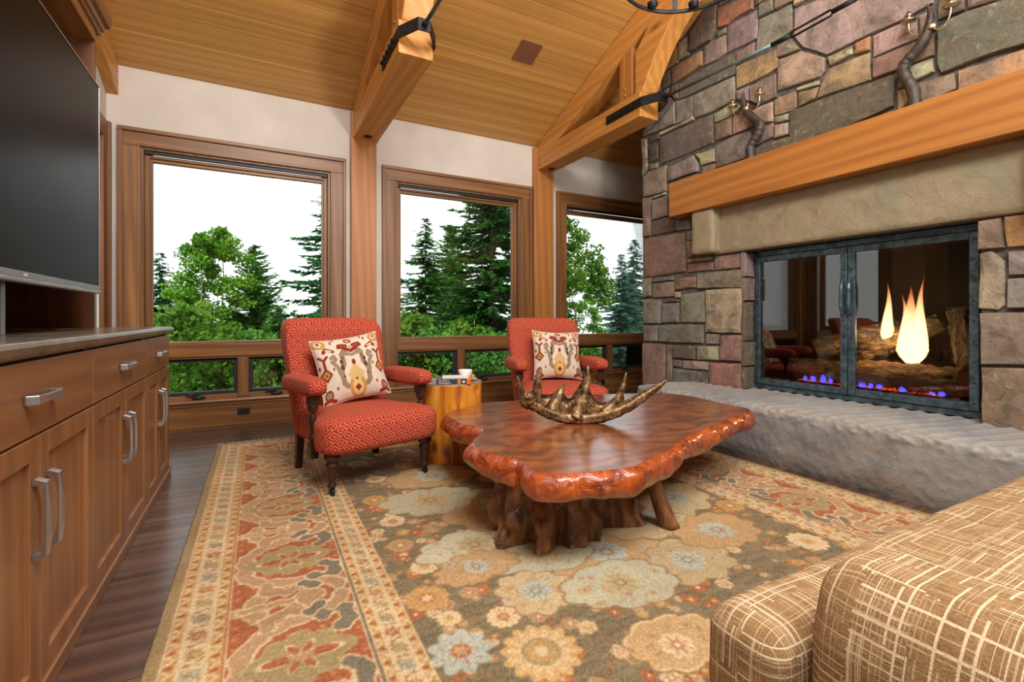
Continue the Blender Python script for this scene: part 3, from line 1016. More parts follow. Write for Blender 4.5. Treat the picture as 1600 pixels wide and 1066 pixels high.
rs = random.Random(5)
occ = np.zeros((int(4.2 / .02), int(5.3 / .02)), bool)
for s in STONES.split(';'):
    cc, *pp = s.split()
    pts = [tuple(int(v) / 1000 for v in p.split(',')) for p in pp]
    pts = [(max(CY0, min(p[0], CY1 - .002)), p[1]) for p in pts]
    ys = [p[0] for p in pts]; zs = [p[1] for p in pts]
    zs_mid = sum(zs) / len(zs)
    gap = .0015
    mx, mz = sum(ys) / len(ys), zs_mid
    pts = [(p[0] + math.copysign(min(gap, abs(mx - p[0]) * .3), mx - p[0]), p[1] + math.copysign(min(gap, abs(mz - p[1]) * .3), mz - p[1])) for p in pts]
    stone(pts, (160, 126, 106) if cc == 'o' and zs_mid < 1.9 and ys[0] > 2.8 else PAL[cc], rs)
    occ[max(0, int(min(ys) / .02)):int(max(ys) / .02) + 1, max(0, int(min(zs) / .02)):int(max(zs) / .02) + 1] = True
# lintel, mantel zone and opening carry no facing stones
occ[int(.95 / .02):int(3.60 / .02), int(1.62 / .02):int(2.43 / .02)] = True
occ[int(OY0 / .02):int(OY1 / .02) + 1, :int(1.7 / .02)] = True
occ[:, :int(.42 / .02)] = True
# the rest of the wall (right of the frame and up to the ridge)
H_, W_ = occ.shape[1], occ.shape[0]
for zi in range(int(.42 / .02), H_ - 4):
    yi = int(CY0 / .02)
    while yi < int(CY1 / .02) - 3:
        if occ[yi, zi]:
            yi += 1
            continue
        w_ = rs.randint(9, 26); h_ = rs.randint(6, 18)
        w2 = 0
        while w2 < w_ and yi + w2 < int(CY1 / .02) and not occ[yi + w2, zi]:
            w2 += 1
        if int(CY1 / .02) - (yi + w2) < 4:
            while yi + w2 < int(CY1 / .02) and not occ[yi + w2, zi]:
                w2 += 1
        h2 = 0
        while h2 < h_ and zi + h2 < H_ and not occ[yi:yi + w2, zi + h2].any():
            h2 += 1
        top = ceil_z((yi + w2 / 2) * .02)
        occ[yi:yi + w2, zi:zi + h2] = True
        y0, y1, z0, z1 = yi * .02 + .005, min((yi + w2) * .02 - .005, CY1 - .002), zi * .02 + .005, (zi + h2) * .02 - .005
        if w2 >= 3 and h2 >= 3 and z1 < top + .25 and z0 < top:
            z1 = min(z1, top - .01)
            if z1 - z0 > .03:
                stone([(y0, z0), (y1, z0), (y1, z1), (y0, z1)], PAL[rs.choice('dogtpkrybg')], rs)
        yi += w2
# returns of the opening
for z0, z1, cc in ((.40, .60, 'd'), (.61, .83, 'd'), (.84, 1.20, 'd'), (1.21, 1.42, 'r'), (1.43, 1.655, 'g')):
    o = stone([(XW - .03, z0), (4.06, z0), (4.06, z1), (XW - .03, z1)], PAL[cc], rs, face='y', x=OY1)
# smooth rock-faced lintel
lt = MB()


def lint(u, v):
    y_ = .70 + (3.14 - .70) * u
    # v runs round the section: bottom back -> bottom front -> face -> top
    prof = [(3.96, 1.665), (3.93, 1.662), (3.905, 1.668), (3.895, 1.69), (3.893, 1.80), (3.893, 1.90), (3.894, 2.0), (3.895, 2.08), (3.90, 2.10), (3.96, 2.11)]
    k_ = v * (len(prof) - 1); i_ = min(int(k_), len(prof) - 2); f_ = k_ - i_
    px = prof[i_][0] * (1 - f_) + prof[i_ + 1][0] * f_; pz = prof[i_][1] * (1 - f_) + prof[i_ + 1][1] * f_
    nn_ = noise.noise(Vector((y_ * 5, pz * 7, 3))) * .008 + noise.noise(Vector((y_ * 17, pz * 23, 8))) * .004
    return (px - nn_, y_, pz)


lt.grid(lint, 150, 40)
tag(lt.build('lintel', M['lintel'], wf, smooth=True), label='one long smooth pale lintel stone above the firebox')


def rock_block(x0, x1, y0, y1, z0, z1, amp, seed, n=(10, 10, 22)):
    """a hewn block: box surface displaced by noise"""
    bm = bmesh.new()
    bmesh.ops.create_cube(bm, size=1)
    bmesh.ops.subdivide_edges(bm, edges=bm.edges, cuts=9, use_grid_fill=True)
    b = MB()
    vs = []
    for v in bm.verts:
        p = Vector((x0 + (v.co.x + .5) * (x1 - x0), y0 + (v.co.y + .5) * (y1 - y0), z0 + (v.co.z + .5) * (z1 - z0)))
        d = noise.noise_vector(p * 9 + Vector((seed, 0, 0))) * amp + noise.noise_vector(p * 26 + Vector((seed, 5, 0))) * amp * .5
        e_ = sum(abs(abs(c_) - .5) < 1e-4 for c_ in v.co)
        if e_ >= 2:
            p += Vector((-v.co.x, -v.co.y, -v.co.z)) * amp * 1.6
        vs.append(p + d)
    bm.verts.index_update()
    fs = [[v.index for v in f.verts] for f in bm.faces]
    bm.free()
    return b.add(vs, fs)


for (y0, y1), lab in (((3.075, 3.325), 'hewn tan stone corbel under the far end of the mantel, left of the firebox'), ((.74, .99), 'hewn stone corbel under the near end of the mantel at the frame edge')):
    o = rock_block(3.79, 3.955, y0, y1, 1.675, 2.105, .008, y0 * 10).build('stone_corbel', M['lintel'], smooth=True)
    tag(o, lab, 'corbel', 'stone corbels carrying the mantel')
tag(MB().box(3.764, 3.965, .45, 3.59, 2.100, 2.446).build('mantel', M['mantel_wood'], bevel=.006), 'thick golden oak beam mantel running along the stone chimney', 'mantel')

# raised hearth: one thick slab with ripple-cut top and rough front
hs_ = MB()
HY0, HY1, HXF, HZ = -.6, 3.47, 3.218, .402


def hearth(u, v):
    y_ = HY0 + (HY1 - HY0) * u
    prof = [(HXF + .03, .0), (HXF + .02, .03), (HXF + .005, .10), (HXF, .2), (HXF + .002, .3), (HXF + .004, .355), (HXF + .012, .385), (HXF + .035, .400), (HXF + .07, .404), (HXF + .2, .402), (HXF + .4, .401), (HXF + .6, .40), (HXF + .9, .40)]
    segs = [0, .06, .14, .24, .34, .42, .47, .52, .56, .67, .78, .89, 1.0]
    i_ = 0
    while i_ < len(segs) - 2 and v > segs[i_ + 1]:
        i_ += 1
    f_ = (v - segs[i_]) / (segs[i_ + 1] - segs[i_])
    px = prof[i_][0] * (1 - f_) + prof[i_ + 1][0] * f_; pz = prof[i_][1] * (1 - f_) + prof[i_ + 1][1] * f_
    n1 = noise.noise(Vector((y_ * 6, px * 9, pz * 9))); n2 = noise.noise(Vector((y_ * 24, px * 24, pz * 30)))
    if v > .50:
        w = min(1, (v - .50) / .06)
        ph = y_ * 2 * math.pi / .105 + px * 14 + 1.3 * noise.noise(Vector((y_ * 2.0, px * 2.4, 4)))
        pz += (.017 * (.5 - abs(math.sin(ph / 2))) + .004 * n1) * w
    if v < .58:
        w = 1 if v < .5 else (.58 - v) / .08
        px += (-.004 * n1 - .003 * n2 - (.012 * max(0, n2) if v > .4 else 0)) * w
        if v > .40:
            pz += .010 * n2 * w
    return (px, y_, max(0, pz))


hs_.grid(hearth, 620, 64)
nv = len(hs_.v)
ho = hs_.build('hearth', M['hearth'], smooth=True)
tag(ho, 'long raised grey stone hearth slab with a rippled top before the fire', 'hearth')
hb2 = MB().box(HXF + .05, XW + .02, HY1 - .03, HY1 - .002, 0, .39).build('end_face', M['hearth'], ho)
# ------------------------------------------------------------------ firebox, doors, logs and flames
fi = empty('fireplace_insert', (4.08, 2.02, .402), 'black iron fireplace insert with two riveted glass doors on the hearth', 'fireplace')
b = MB()
b.box(4.10, 4.84, 1.236, 1.27, .402, 1.66); b.box(4.10, 4.84, 2.81, 2.846, .402, 1.66)
b.box(4.80, 4.84, 1.27, 2.81, .402, 1.66); b.box(4.10, 4.80, 1.27, 2.81, 1.62, 1.66); b.box(4.10, 4.80, 1.27, 2.81, .384, .41)
b.build('firebox_liner', M['firebox'], fi)
f = MB()
f.box(4.06, 4.12, 1.232, 1.262, .404, 1.658); f.box(4.06, 4.12, 2.815, 2.848, .404, 1.658)
f.box(4.06, 4.12, 1.262, 2.815, 1.612, 1.658); f.box(4.06, 4.12, 1.262, 2.815, .404, .446)
f.build('outer_frame', M['door_iron'], fi, bevel=.004)


def fire_door(y0, y1, hy):
    z0, z1, t = .449, 1.609, .05
    d = MB()
    for a in ((y0, y0 + t, z0, z1), (y1 - t, y1, z0, z1), (y0 + t, y1 - t, z0, z0 + t), (y0 + t, y1 - t, z1 - t, z1)):
        d.box(4.045, 4.075, *a)
    do = d.build('glass_door', M['door_iron'], fi, bevel=.005)
    MB().box(4.058, 4.064, y0 + t - .004, y1 - t + .004, z0 + t - .004, z1 - t + .004).build('pane', M['fire_glass'], do)
    rv = MB()
    for j in range(9):
        z = z0 + .05 + j * (z1 - z0 - .1) / 8
        for yy in (y0 + t / 2, y1 - t / 2):
            rv.lathe([(.006, 0), (.005, .003), (.001, .005)], (0, 0, 0), 8)
            k_ = len(rv.v) - 24
            for i in range(k_, len(rv.v)):
                p = rv.v[i]; rv.v[i] = (4.045 - p[2], yy + p[0], z + p[1])
    tag(rv.build('rivet', M['iron'], do, smooth=True), kind='stuff')
    h = MB()
    h.tube([(4.02, hy, 1.10), (4.012, hy, 1.14), (4.012, hy, 1.28), (4.02, hy, 1.32)], [.013, .017, .017, .013], 8)
    h.box(4.012, 4.046, hy - .012, hy + .012, 1.085, 1.115); h.box(4.012, 4.046, hy - .012, hy + .012, 1.305, 1.335)
    h.build('handle', M['door_iron'], do, bevel=.002)


fire_door(1.265, 2.030, 2.006)
fire_door(2.036, 2.812, 2.060)

pan = MB().box(4.15, 4.62, 1.46, 2.54, .41, .505)
tag(pan.build('burner_pan', M['iron'], bevel=.006), 'dark burner pan under the gas logs inside the firebox', 'burner')
em = MB().grid(lambda u, v: (4.17 + .16 * v, 1.5 + 1.0 * u, .508 + .014 * noise.noise(Vector((u * 40, v * 8, 2)))), 90, 14)
tag(em.build('ember_bed', M['embers'], smooth=True), 'glowing ember bed along the front of the gas logs', 'embers', kind='stuff')


def fire_log(p0, p1, r0, r1, label, split=False, n=14):
    p0, p1 = Vector(p0), Vector(p1)
    b = MB()
    N_ = 30
    d = (p1 - p0)
    pts = [p0 + d * (i / N_) + Vector((0, 0, .008 * noise.noise(Vector((i * .4, r0 * 50, p0.y))))) for i in range(N_ + 1)]
    a = d.cross(Vector((0, 0, 1))).normalized(); up = a.cross(d).normalized()
    vs, fs = [], []
    nn_ = 40
    for i, p in enumerate(pts):
        r = r0 + (r1 - r0) * i / N_
        for kk_ in range(nn_):
            t = 2 * math.pi * kk_ / nn_
            q = p + a * math.cos(t) * r + up * math.sin(t) * r
            g = noise.noise(Vector((t * 2.2, i * .35, p0.y * 9))) * .12 - .30 * max(0, .35 - abs(noise.noise(Vector((math.cos(t) * 4.5, math.sin(t) * 4.5, i * .12 + p0.z * 7))))) ** 1.0 + .02
            if split and up.z * math.sin(t) > .25:
                g -= .25
            vs.append(p + (a * math.cos(t) + up * math.sin(t)) * r * (1 + g))
    for j in range(N_):
        for kk_ in range(nn_):
            q = (kk_ + 1) % nn_
            fs.append((j * nn_ + kk_, j * nn_ + q, (j + 1) * nn_ + q, (j + 1) * nn_ + kk_))
    o = b.add(vs, fs).build('fire_log', M['bark_log_z' if abs(p1.z - p0.z) > abs(p1.y - p0.y) else 'bark_log_y'], smooth=True)
    tag(o, label, 'log', 'gas fire logs')
    for s, pe, r in ((-1, pts[0], r0), (1, pts[-1], r1)):
        rr = vs[:nn_] if s < 0 else vs[-nn_:]
        c = MB()
        c.add([pe + d.normalized() * s * .012] + [pe + (Vector(v) - pe) * .97 + d.normalized() * s * .006 for v in rr], [(0, 1 + i, 1 + (i + 1) % nn_) for i in range(nn_)])
        c.build('cut_end', M['split_wood'], o)
    return o


fire_log((4.24, 2.52, .60), (4.24, 2.03, .60), .095, .095, 'left half of the front log, branch scar above the blue flames')
fire_log((4.22, 2.02, .62), (4.25, 1.42, .60), .10, .11, 'thick right half of the front log, split end showing')
fire_log((4.27, 2.40, .79), (4.50, 1.95, .97), .10, .085, 'split log rising from the left end of the front log', True)
fire_log((4.36, 2.06, .76), (4.46, 1.60, 1.02), .085, .07, 'ridged bark log leaning up between the two flames')
fire_log((4.42, 2.18, .80), (4.52, 1.78, .96), .09, .09, 'pale split log at the back behind the narrow flame', True)
fire_log((4.40, 1.40, .71), (4.46, 1.50, 1.10), .10, .075, 'bark log standing upright at the right of the fire')
fire_log((4.60, 1.50, .70), (4.60, 1.29, .72), .09, .09, 'short log lying at the right back corner of the firebox')
rk = MB().grid(lambda u, v: (4.18 + .12 * v, 1.30 + .14 * u, .41 + .07 * math.sin(math.pi * u) * math.sin(math.pi * v) + .02 * noise.noise(Vector((u * 9, v * 9, 1)))), 18, 14)
tag(rk.build('rock_wool', M['rockwool'], smooth=True), 'small tuft of brown rock wool in the right corner of the firebox', 'rock wool', kind='stuff')


def flame(c, h, r, label, m='flame', lean=0.0, group=None):
    b = MB()
    pts, rad = [], []
    for i in range(13):
        t = i / 12
        pts.append((c[0], c[1] + lean * t * t + .012 * math.sin(t * 6 + c[1] * 40) * t, c[2] + h * t))
        rad.append(max(.0008, r * ((.4 + .6 * (t / .18) ** .6) if t < .18 else max(0.0, 1 - (t - .18) / .82) ** 1.15)))
    b.tube(pts, rad, 12, cap=False)
    return tag(b.build('flame', M[m], smooth=True), label, 'flame', group)


flame((4.36, 1.90, .84), .50, .048, 'tall narrow orange flame left of the leaning log')
flame((4.255, 1.70, .715), .58, .10, 'broad orange flame burning at the middle right of the logs', lean=.02)
flame((4.27, 1.665, .74), .62, .055, 'taller orange tongue just right of the broad flame', lean=-.03)
flame((4.27, 1.74, .74), .50, .05, 'slim orange tongue left of the broad flame', lean=.03)
flame((4.20, 1.78, .52), .12, .018, 'small yellow flame standing before the front log', lean=.004)
ORD = 'first second third fourth fifth sixth seventh eighth ninth tenth last'.split()
for i, (y, h) in enumerate(((2.43, .10), (2.36, .12), (2.28, .09), (2.22, .12), (2.06, .14), (1.99, .09), (1.93, .08), (1.87, .07), (1.72, .08), (1.55, .07), (1.50, .08))):
    flame((4.17, y, .508), h * (.9 + .7 * ((i * 7) % 5) / 5), .018 + .005 * (i % 3), ORD[i] + ' small blue gas flame from the left along the burner', 'blue_flame', group='blue gas flames')
fp = bpy.data.lights.new('fire_glow', 'POINT'); fp.energy = 15; fp.color = (1, .55, .22); fp.shadow_soft_size = .12
fo = bpy.data.objects.new('fire_glow', fp); fo.location = (4.16, 1.80, .95); C.objects.link(fo)

# ------------------------------------------------------------------ horn candelabra on the mantel
def candelabra(horn, rad, arms, plate, label):
    y0, z0 = horn[0][1], 2.446
    t = empty('horn_candelabra', (3.86, y0, 2.446), label, 'candelabra', 'horn candelabra on the mantel')
    # smooth the spline
    P = [Vector((3.86, p[1], p[2])) for p in horn]
    P[0].z = 2.456
    sm = []
    for i in range(len(P) - 1):
        a, b_, c_, d_ = P[max(i - 1, 0)], P[i], P[i + 1], P[min(i + 2, len(P) - 1)]
        for s in range(6):
            u = s / 6
            sm.append(0.5 * ((2 * b_) + (c_ - a) * u + (2 * a - 5 * b_ + 4 * c_ - d_) * u * u + (3 * b_ - a - 3 * c_ + d_) * u ** 3))
    sm.append(P[-1])
    n = len(sm)
    rr = [np.interp(i / (n - 1), [0, .3, .6, .85, 1], rad) * (1 + .06 * math.sin(i * 1.3) * (i < n * .5)) for i in range(n)]
    MB().tube(sm, rr, 14).build('horn', M['horn'], t, smooth=True)
    ym = sum(plate) / 2
    MB().box(3.80, 3.93, min(plate), max(plate), 2.447, 2.457).build('base_plate', M['brass'], t, bevel=.003)
    bp = Vector((3.86, (arms[0][0][0] + arms[1][0][0]) / 2, (arms[0][0][1] + arms[1][0][1]) / 2))
    MB().lathe([(.03, -.016), (.033, -.01), (.031, .0), (.033, .01), (.028, .016)], tuple(bp), 16).build('collar', M['brass'], t, smooth=True)
    for s, am in zip((1, -1), arms):
        pts = [(3.845, *p) for p in am]
        ao = MB()
        sp = []
        V = [Vector(p) for p in pts]
        for i in range(len(V) - 1):
            a, b_, c_, d_ = V[max(i - 1, 0)], V[i], V[i + 1], V[min(i + 2, len(V) - 1)]
            for q in range(6):
                u = q / 6
                sp.append(0.5 * ((2 * b_) + (c_ - a) * u + (2 * a - 5 * b_ + 4 * c_ - d_) * u * u + (3 * b_ - a - 3 * c_ + d_) * u ** 3))
        sp.append(V[-1])
        ao.tube(sp, .0055, 8)
        ao.tube([V[0], V[0] + Vector((0, s * .006, .05))], [.005, .002], 6)
        arm = ao.build('arm', M['brass'], t, smooth=True)
        e = V[-1]
        MB().lathe([(.003, -.004), (.02, -.002), (.044, .006), (.047, .011), (.04, .009), (.012, .006)], tuple(e), 18).build('drip_pan', M['brass'], arm, smooth=True)
        MB().lathe([(.010, .006), (.014, .02), (.01, .03), (.018, .04), (.026, .046), (.026, .052), (.014, .055), (.014, .07), (.011, .07)], tuple(e), 16).build('candle_cup', M['brass'], arm, smooth=True)


candelabra([(0, 2.720, 2.447), (0, 2.73, 2.551), (0, 2.703, 2.612), (0, 2.67, 2.649), (0, 2.644, 2.695), (0, 2.633, 2.739), (0, 2.685, 2.799), (0, 2.738, 2.867), (0, 2.776, 2.924), (0, 2.796, 2.995), (0, 2.799, 3.046), (0, 2.793, 3.093)],
           [.040, .038, .036, .022, .004],
           ([(2.789, 2.925), (2.808, 2.897), (2.848, 2.894), (2.88, 2.921), (2.897, 2.985)], [(2.746, 2.929), (2.708, 2.89), (2.663, 2.893), (2.634, 2.933), (2.63, 2.985)]),
           (2.62, 2.81), 'twisted horn candelabrum with brass arms on the mantel, the one beside the timber truss')
candelabra([(0, 1.525, 2.447), (0, 1.536, 2.567), (0, 1.565, 2.646), (0, 1.592, 2.72), (0, 1.584, 2.768), (0, 1.554, 2.8), (0, 1.504, 2.846), (0, 1.472, 2.899), (0, 1.454, 2.95), (0, 1.444, 3.004), (0, 1.449, 3.056), (0, 1.464, 3.104)],
           [.038, .036, .034, .02, .004],
           ([(1.452, 2.953), (1.48, 2.923), (1.521, 2.93), (1.551, 2.971), (1.556, 3.03)], [(1.425, 2.928), (1.394, 2.897), (1.363, 2.914), (1.341, 2.959), (1.335, 3.01)]),
           (1.47, 1.67), 'large twisted horn candelabrum above the middle of the firebox on the mantel')

# ------------------------------------------------------------------ chandelier
cx, cy, cz, cr_ = 2.10, 1.825, 2.985, .40
ch = empty('chandelier', (cx, cy, cz), 'dark iron ring chandelier with amber candle sleeves hanging above the coffee table', 'chandelier')
ring = MB()
ring.grid(lambda u, v: (cx + (cr_ + .009 * math.cos(2 * math.pi * v)) * math.cos(2 * math.pi * u), cy + (cr_ + .009 * math.cos(2 * math.pi * v)) * math.sin(2 * math.pi * u), cz + .013 * math.sin(2 * math.pi * v)), 72, 13, wrap_u=True)
ring.build('ring', M['iron'], ch, smooth=True)
a0 = math.atan2(cy, cx)
q = N('amber_sleeve'); q.base((226, 172, 110), 0.3); q.b.inputs['Emission Color'].default_value = (1, .62, .3, 1); q.b.inputs['Emission Strength'].default_value = 0.5
M['amber_sleeve'] = q.m
for i in range(9):
    a = a0 + i * 2 * math.pi / 9
    p = (cx + (cr_ - .03) * math.cos(a), cy + (cr_ - .03) * math.sin(a), cz)
    cu = MB().lathe([(.004, -.012), (.014, -.012), (.022, -.004), (.03, .006), (.033, .02), (.03, .026), (.024, .026)], p, 16).build('candle_cup', M['iron'], ch, smooth=True)
    MB().lathe([(.021, .022), (.021, .13), (.016, .135)], p, 14).build('candle_sleeve', M['amber_sleeve'], cu, smooth=True)
for i in range(3):
    a = a0 + math.radians(16) + i * 2 * math.pi / 3
    s = MB()
    s.obox((cx + cr_ * math.cos(a), cy + cr_ * math.sin(a), cz + .11), (-math.sin(a) * .014, math.cos(a) * .014, 0), (math.cos(a) * .003, math.sin(a) * .003, 0), (0, 0, .11))
    s.tube([(cx + cr_ * math.cos(a), cy + cr_ * math.sin(a), cz + .2), (cx + .03 * math.cos(a), cy + .03 * math.sin(a), cz + .75)], .006, 8)
    s.build('hanger', M['iron'], ch)
MB().tube([(cx, cy, cz + .70), (cx, cy, ceil_z(cy) - .005)], .012, 10).build('stem', M['iron'], ch, smooth=True)
MB().lathe([(.06, .0), (.055, -.03), (.02, -.05)], (cx, cy, ceil_z(cy) - .02), 16).build('ceiling_cup', M['iron'], ch, smooth=True)

# ------------------------------------------------------------------ media wall: base cabinets, counter, hutch, television
XC, XB = -.55, -1.195


def pull(y, z, vertical, parent, L=.085):
    out = [(-L, 0), (-L - .004, .006), (-L + .006, .030), (-L * .45, .036), (L * .45, .036), (L - .006, .030), (L + .004, .006), (L, 0)]
    inn = [(L - .014, 0), (L - .018, .018), (L * .4, .026), (-L * .4, .026), (-L + .018, .018), (-L + .014, 0)]
    b = MB()
    pts = out + inn
    for (p, w0) in ((pts, .008),):
        n = len(p)
        vs = []
        for s in (-1, 1):
            for a, h in p:
                w = w0 * (1 + .5 * abs(a) / L) * s
                vs.append((XC + .021 + h, y + w, z + a) if vertical else (XC + .021 + h, y + a, z + w))
        b.add(vs, [tuple(range(n))[::-1], tuple(range(n, 2 * n))] + [(i, (i + 1) % n, n + (i + 1) % n, n + i) for i in range(n)])
    return b.build('handle', M['steel'], parent, bevel=.0015)


def shaker(y0, y1, z0, z1, parent, hy):
    d = MB(); r = .062
    d.box(XC, XC + .021, y0, y0 + r, z0, z1); d.box(XC, XC + .021, y1 - r, y1, z0, z1)
    d.box(XC, XC + .021, y0 + r, y1 - r, z0, z0 + r); d.box(XC, XC + .021, y0 + r, y1 - r, z1 - r, z1)
    do = d.build('door', M['cab_z'], parent, bevel=.002)
    MB().box(XC - .004, XC + .008, y0 + r - .006, y1 - r + .006, z0 + r - .006, z1 - r + .006).build('panel', M['cab_z'], do)
    pull(hy, .515, True, do, .105)


UN = [(1.285, 2.222, 'base cabinet nearest the camera, under the television'), (2.222, 3.160, 'middle base cabinet with one wide drawer over two doors'), (3.160, 3.855, 'narrow end base cabinet nearest the windows')]
for y0, y1, lab in UN:
    u = empty('base_cabinet', (XB, (y0 + y1) / 2, 0), lab, 'cabinet', 'base cabinets under the television')
    body = MB()
    body.box(XB, XC - .001, y0, y0 + .019, .045, .944); body.box(XB, XC - .001, y1 - .019, y1, .045, .944)
    body.box(XB, XB + .012, y0, y1, .045, .944); body.box(XB, XC - .02, y0, y1, .045, .064); body.box(XB, XC - .02, y0 + .019, y1 - .019, .73, .745)
    body.box(XB, XC - .02, y0 + .019, y1 - .019, .925, .944)
    body.build('body', M['cab_z'], u)
    dr = MB().box(XC, XC + .021, y0 + .002, y1 - .002, .738, .936).build('drawer', M['cab_y'], u, bevel=.002)
    pull((y0 + y1) / 2 - .02, .838, False, dr, .088)
    ym = (y0 + y1) / 2
    shaker(y0 + .002, ym - .0015, .052, .731, u, ym - .045)
    shaker(ym + .0015, y1 - .002, .052, .731, u, ym + .045)
    pl = MB()
    pl.box(XC - .02, XC + .03, y0, y1, .0, .05)
    if y1 > 3.8:
        pl.box(XB, XC + .03, y1 - .001, y1 + .02, .0, .07)
    pl.build('plinth', M['cab_y'], u, bevel=.003)
ct = MB().prism([(XB, .946), (XC + .024, .946), (XC + .034, .955), (XC + .036, .975), (XC + .03, .988), (XC + .02, .990), (XB, .990)], 1.20, 3.965, 'y')
tag(ct.build('countertop', M['counter'], bevel=.002), 'long grey brown countertop running over the base cabinets', 'countertop')

hu = empty('hutch', (XB, 2.3, .99), 'brown wooden hutch with open shelves and crown moulding behind the television', 'hutch')
XH = -.80
b = MB()
b.box(XB, XB + .02, 1.2, 3.425, .991, 2.70)
b.build('back_panel', M['hutch_wood'], hu)
for y0, y1, nm in ((3.395, 3.425, 'side_panel'), (2.31, 2.345, 'divider'), (1.20, 1.23, 'side_panel')):
    s = MB().box(XB + .02, XH - .003, y0, y1, .991, 2.70).build(nm, M['hutch_wood'], hu)
    MB().box(XH - .003, XH, y0, y1, .991, 1.30).build('edge_strip', M['aluminium'], s)
for y0, y1 in ((1.23, 2.31), (2.345, 3.395)):
    MB().box(XB + .02, XH, y0, y1, 2.58, 2.70).build('top_rail', M['oak_y'], hu)
    MB().box(XB + .02, XH - .03, y0, y1, 1.305, 1.325).build('shelf', M['hutch_wood'], hu)
cm = MB()
prof = [(XH - .01, 2.645), (XH + .008, 2.645), (XH + .012, 2.668), (XH + .022, 2.672), (XH + .03, 2.69), (XH + .048, 2.70), (XH + .056, 2.715), (XH + .06, 2.76), (XH - .01, 2.76)]
cm.prism(prof, 1.15, 3.47, 'y')
cm.box(XB, XH - .01, 3.425, 3.47, 2.645, 2.76)
cm.build('crown_moulding', M['oak_y'], hu, bevel=.002)

tv = empty('television', (-.74, 2.2, 1.19), 'huge black flat television mounted in front of the wooden hutch', 'television')
MB().box(-.775, -.742, 1.30, 3.124, 1.175, 2.228).build('back_case', M['black'], tv, bevel=.004)
MB().box(-.742, -.7205, 1.306, 3.118, 1.21, 2.222).build('screen', M['screen'], tv)
bz = MB()
bz.box(-.744, -.718, 3.118, 3.125, 1.19, 2.229); bz.box(-.744, -.718, 1.299, 1.306, 1.19, 2.229); bz.box(-.744, -.718, 1.306, 3.118, 2.222, 2.229)
bz.box(-.744, -.716, 1.299, 3.125, 1.188, 1.211)
bz.build('bezel', M['aluminium'], tv, bevel=.001)
MB().box(-.744, -.712, 1.299, 3.125, 1.172, 1.187).build('lower_trim', M['steel'], tv, bevel=.003)
MB().box(-.80, -.775, 1.9, 2.5, 1.4, 2.0).build('wall_bracket', M['iron'], tv)
lg = MB()
for i_, w_ in enumerate((.006, .007, .006)):
    lg.box(-.7165, -.7155, 2.235 + i_ * .011, 2.235 + i_ * .011 + w_, 1.195, 1.204)
lg.build('badge', M['porcelain'], tv)

for x, lab in ((-.135, 'dark outlet in the apron board left of the red armchairs'), (4.335, 'dark outlet in the apron board beside the chimney')):
    ot = MB().box(x - .055, x + .055, YB - .029, YB - .022, .095, .165).build('wall_outlet', M['dark_frame'], bevel=.002)
    tag(ot, lab, 'outlet', 'outlets below the windows')
    MB().box(x - .033, x + .033, YB - .032, YB - .029, .112, .148).build('socket', M['black'], ot, bevel=.001)
# ------------------------------------------------------------------ rug: woven print computed per knot
RX0, RX1, RY0, RY1 = -.305, 3.135, .55, 4.57
RES = .0052
nx, ny = int((RX1 - RX0) / RES), int((RY1 - RY0) / RES)
gx, gy = np.meshgrid(np.linspace(RX0, RX1, nx), np.linspace(RY0, RY1, ny))
img = np.zeros((ny, nx, 3), np.float32)
rg = np.random.RandomState(3)


def fill(mask, c):
    img[mask] = c


def blend(sl, a, c):
    sub = img[sl]
    img[sl] = sub * (1 - a[..., None]) + np.array(c, np.float32) * a[..., None]


CR, TAN, GOLD, RUST, OLV, SLT, PALE, ORG, BRN, BLU, PNK = [np.array(c, np.float32) for c in (
    (226, 198, 152), (186, 146, 96), (196, 150, 84), (166, 82, 44), (160, 140, 90), (110, 104, 86), (182, 180, 150), (190, 104, 52), (128, 98, 62), (176, 186, 176), (184, 142, 104))]
img[:] = (112, 100, 74)
# field ground with soft weave streaks
st_ = rg.rand(ny // 3 + 2, nx // 18 + 2)
st_ = np.kron(st_, np.ones((3, 18)))[:ny, :nx]
img += ((st_ - .5) * 26)[..., None]


def win(x, y, r):
    i0, i1 = max(0, int((x - r - RX0) / RES)), min(nx, int((x + r - RX0) / RES) + 1)
    j0, j1 = max(0, int((y - r - RY0) / RES)), min(ny, int((y + r - RY0) / RES) + 1)
    if i0 >= i1 or j0 >= j1:
        return None
    sl = (slice(j0, j1), slice(i0, i1))
    return sl, gx[sl] - x, gy[sl] - y


def aa(d, w=.004):
    return np.clip(.5 - d / w, 0, 1)


def rosette(x, y, r, cols, petals=10, tw=0.0, sharp=.18, e=1.0):
    w = win(x, y, r * 1.35)
    if w is None:
        return
    sl, dx, dy = w
    rad = np.hypot(dx, dy * e); th = np.arctan2(dy * e, dx) + tw
    blend(sl, aa(rad - r * (1 + sharp * np.abs(np.cos(th * petals / 2)) - sharp * .3)), cols[0])
    blend(sl, aa(rad - r * .78 * (1 + sharp * 1.1 * np.cos(th * petals))) * .85, cols[1])
    blend(sl, aa(np.abs(np.sin(th * petals / 2)) * rad - .0045) * aa(r * .42 - rad) * aa(rad - r * .88) * .9, cols[2])
    blend(sl, aa(rad - r * .38), cols[2])
    blend(sl, aa(rad - r * .27 * (1 + .25 * np.cos(th * 6))), cols[3])


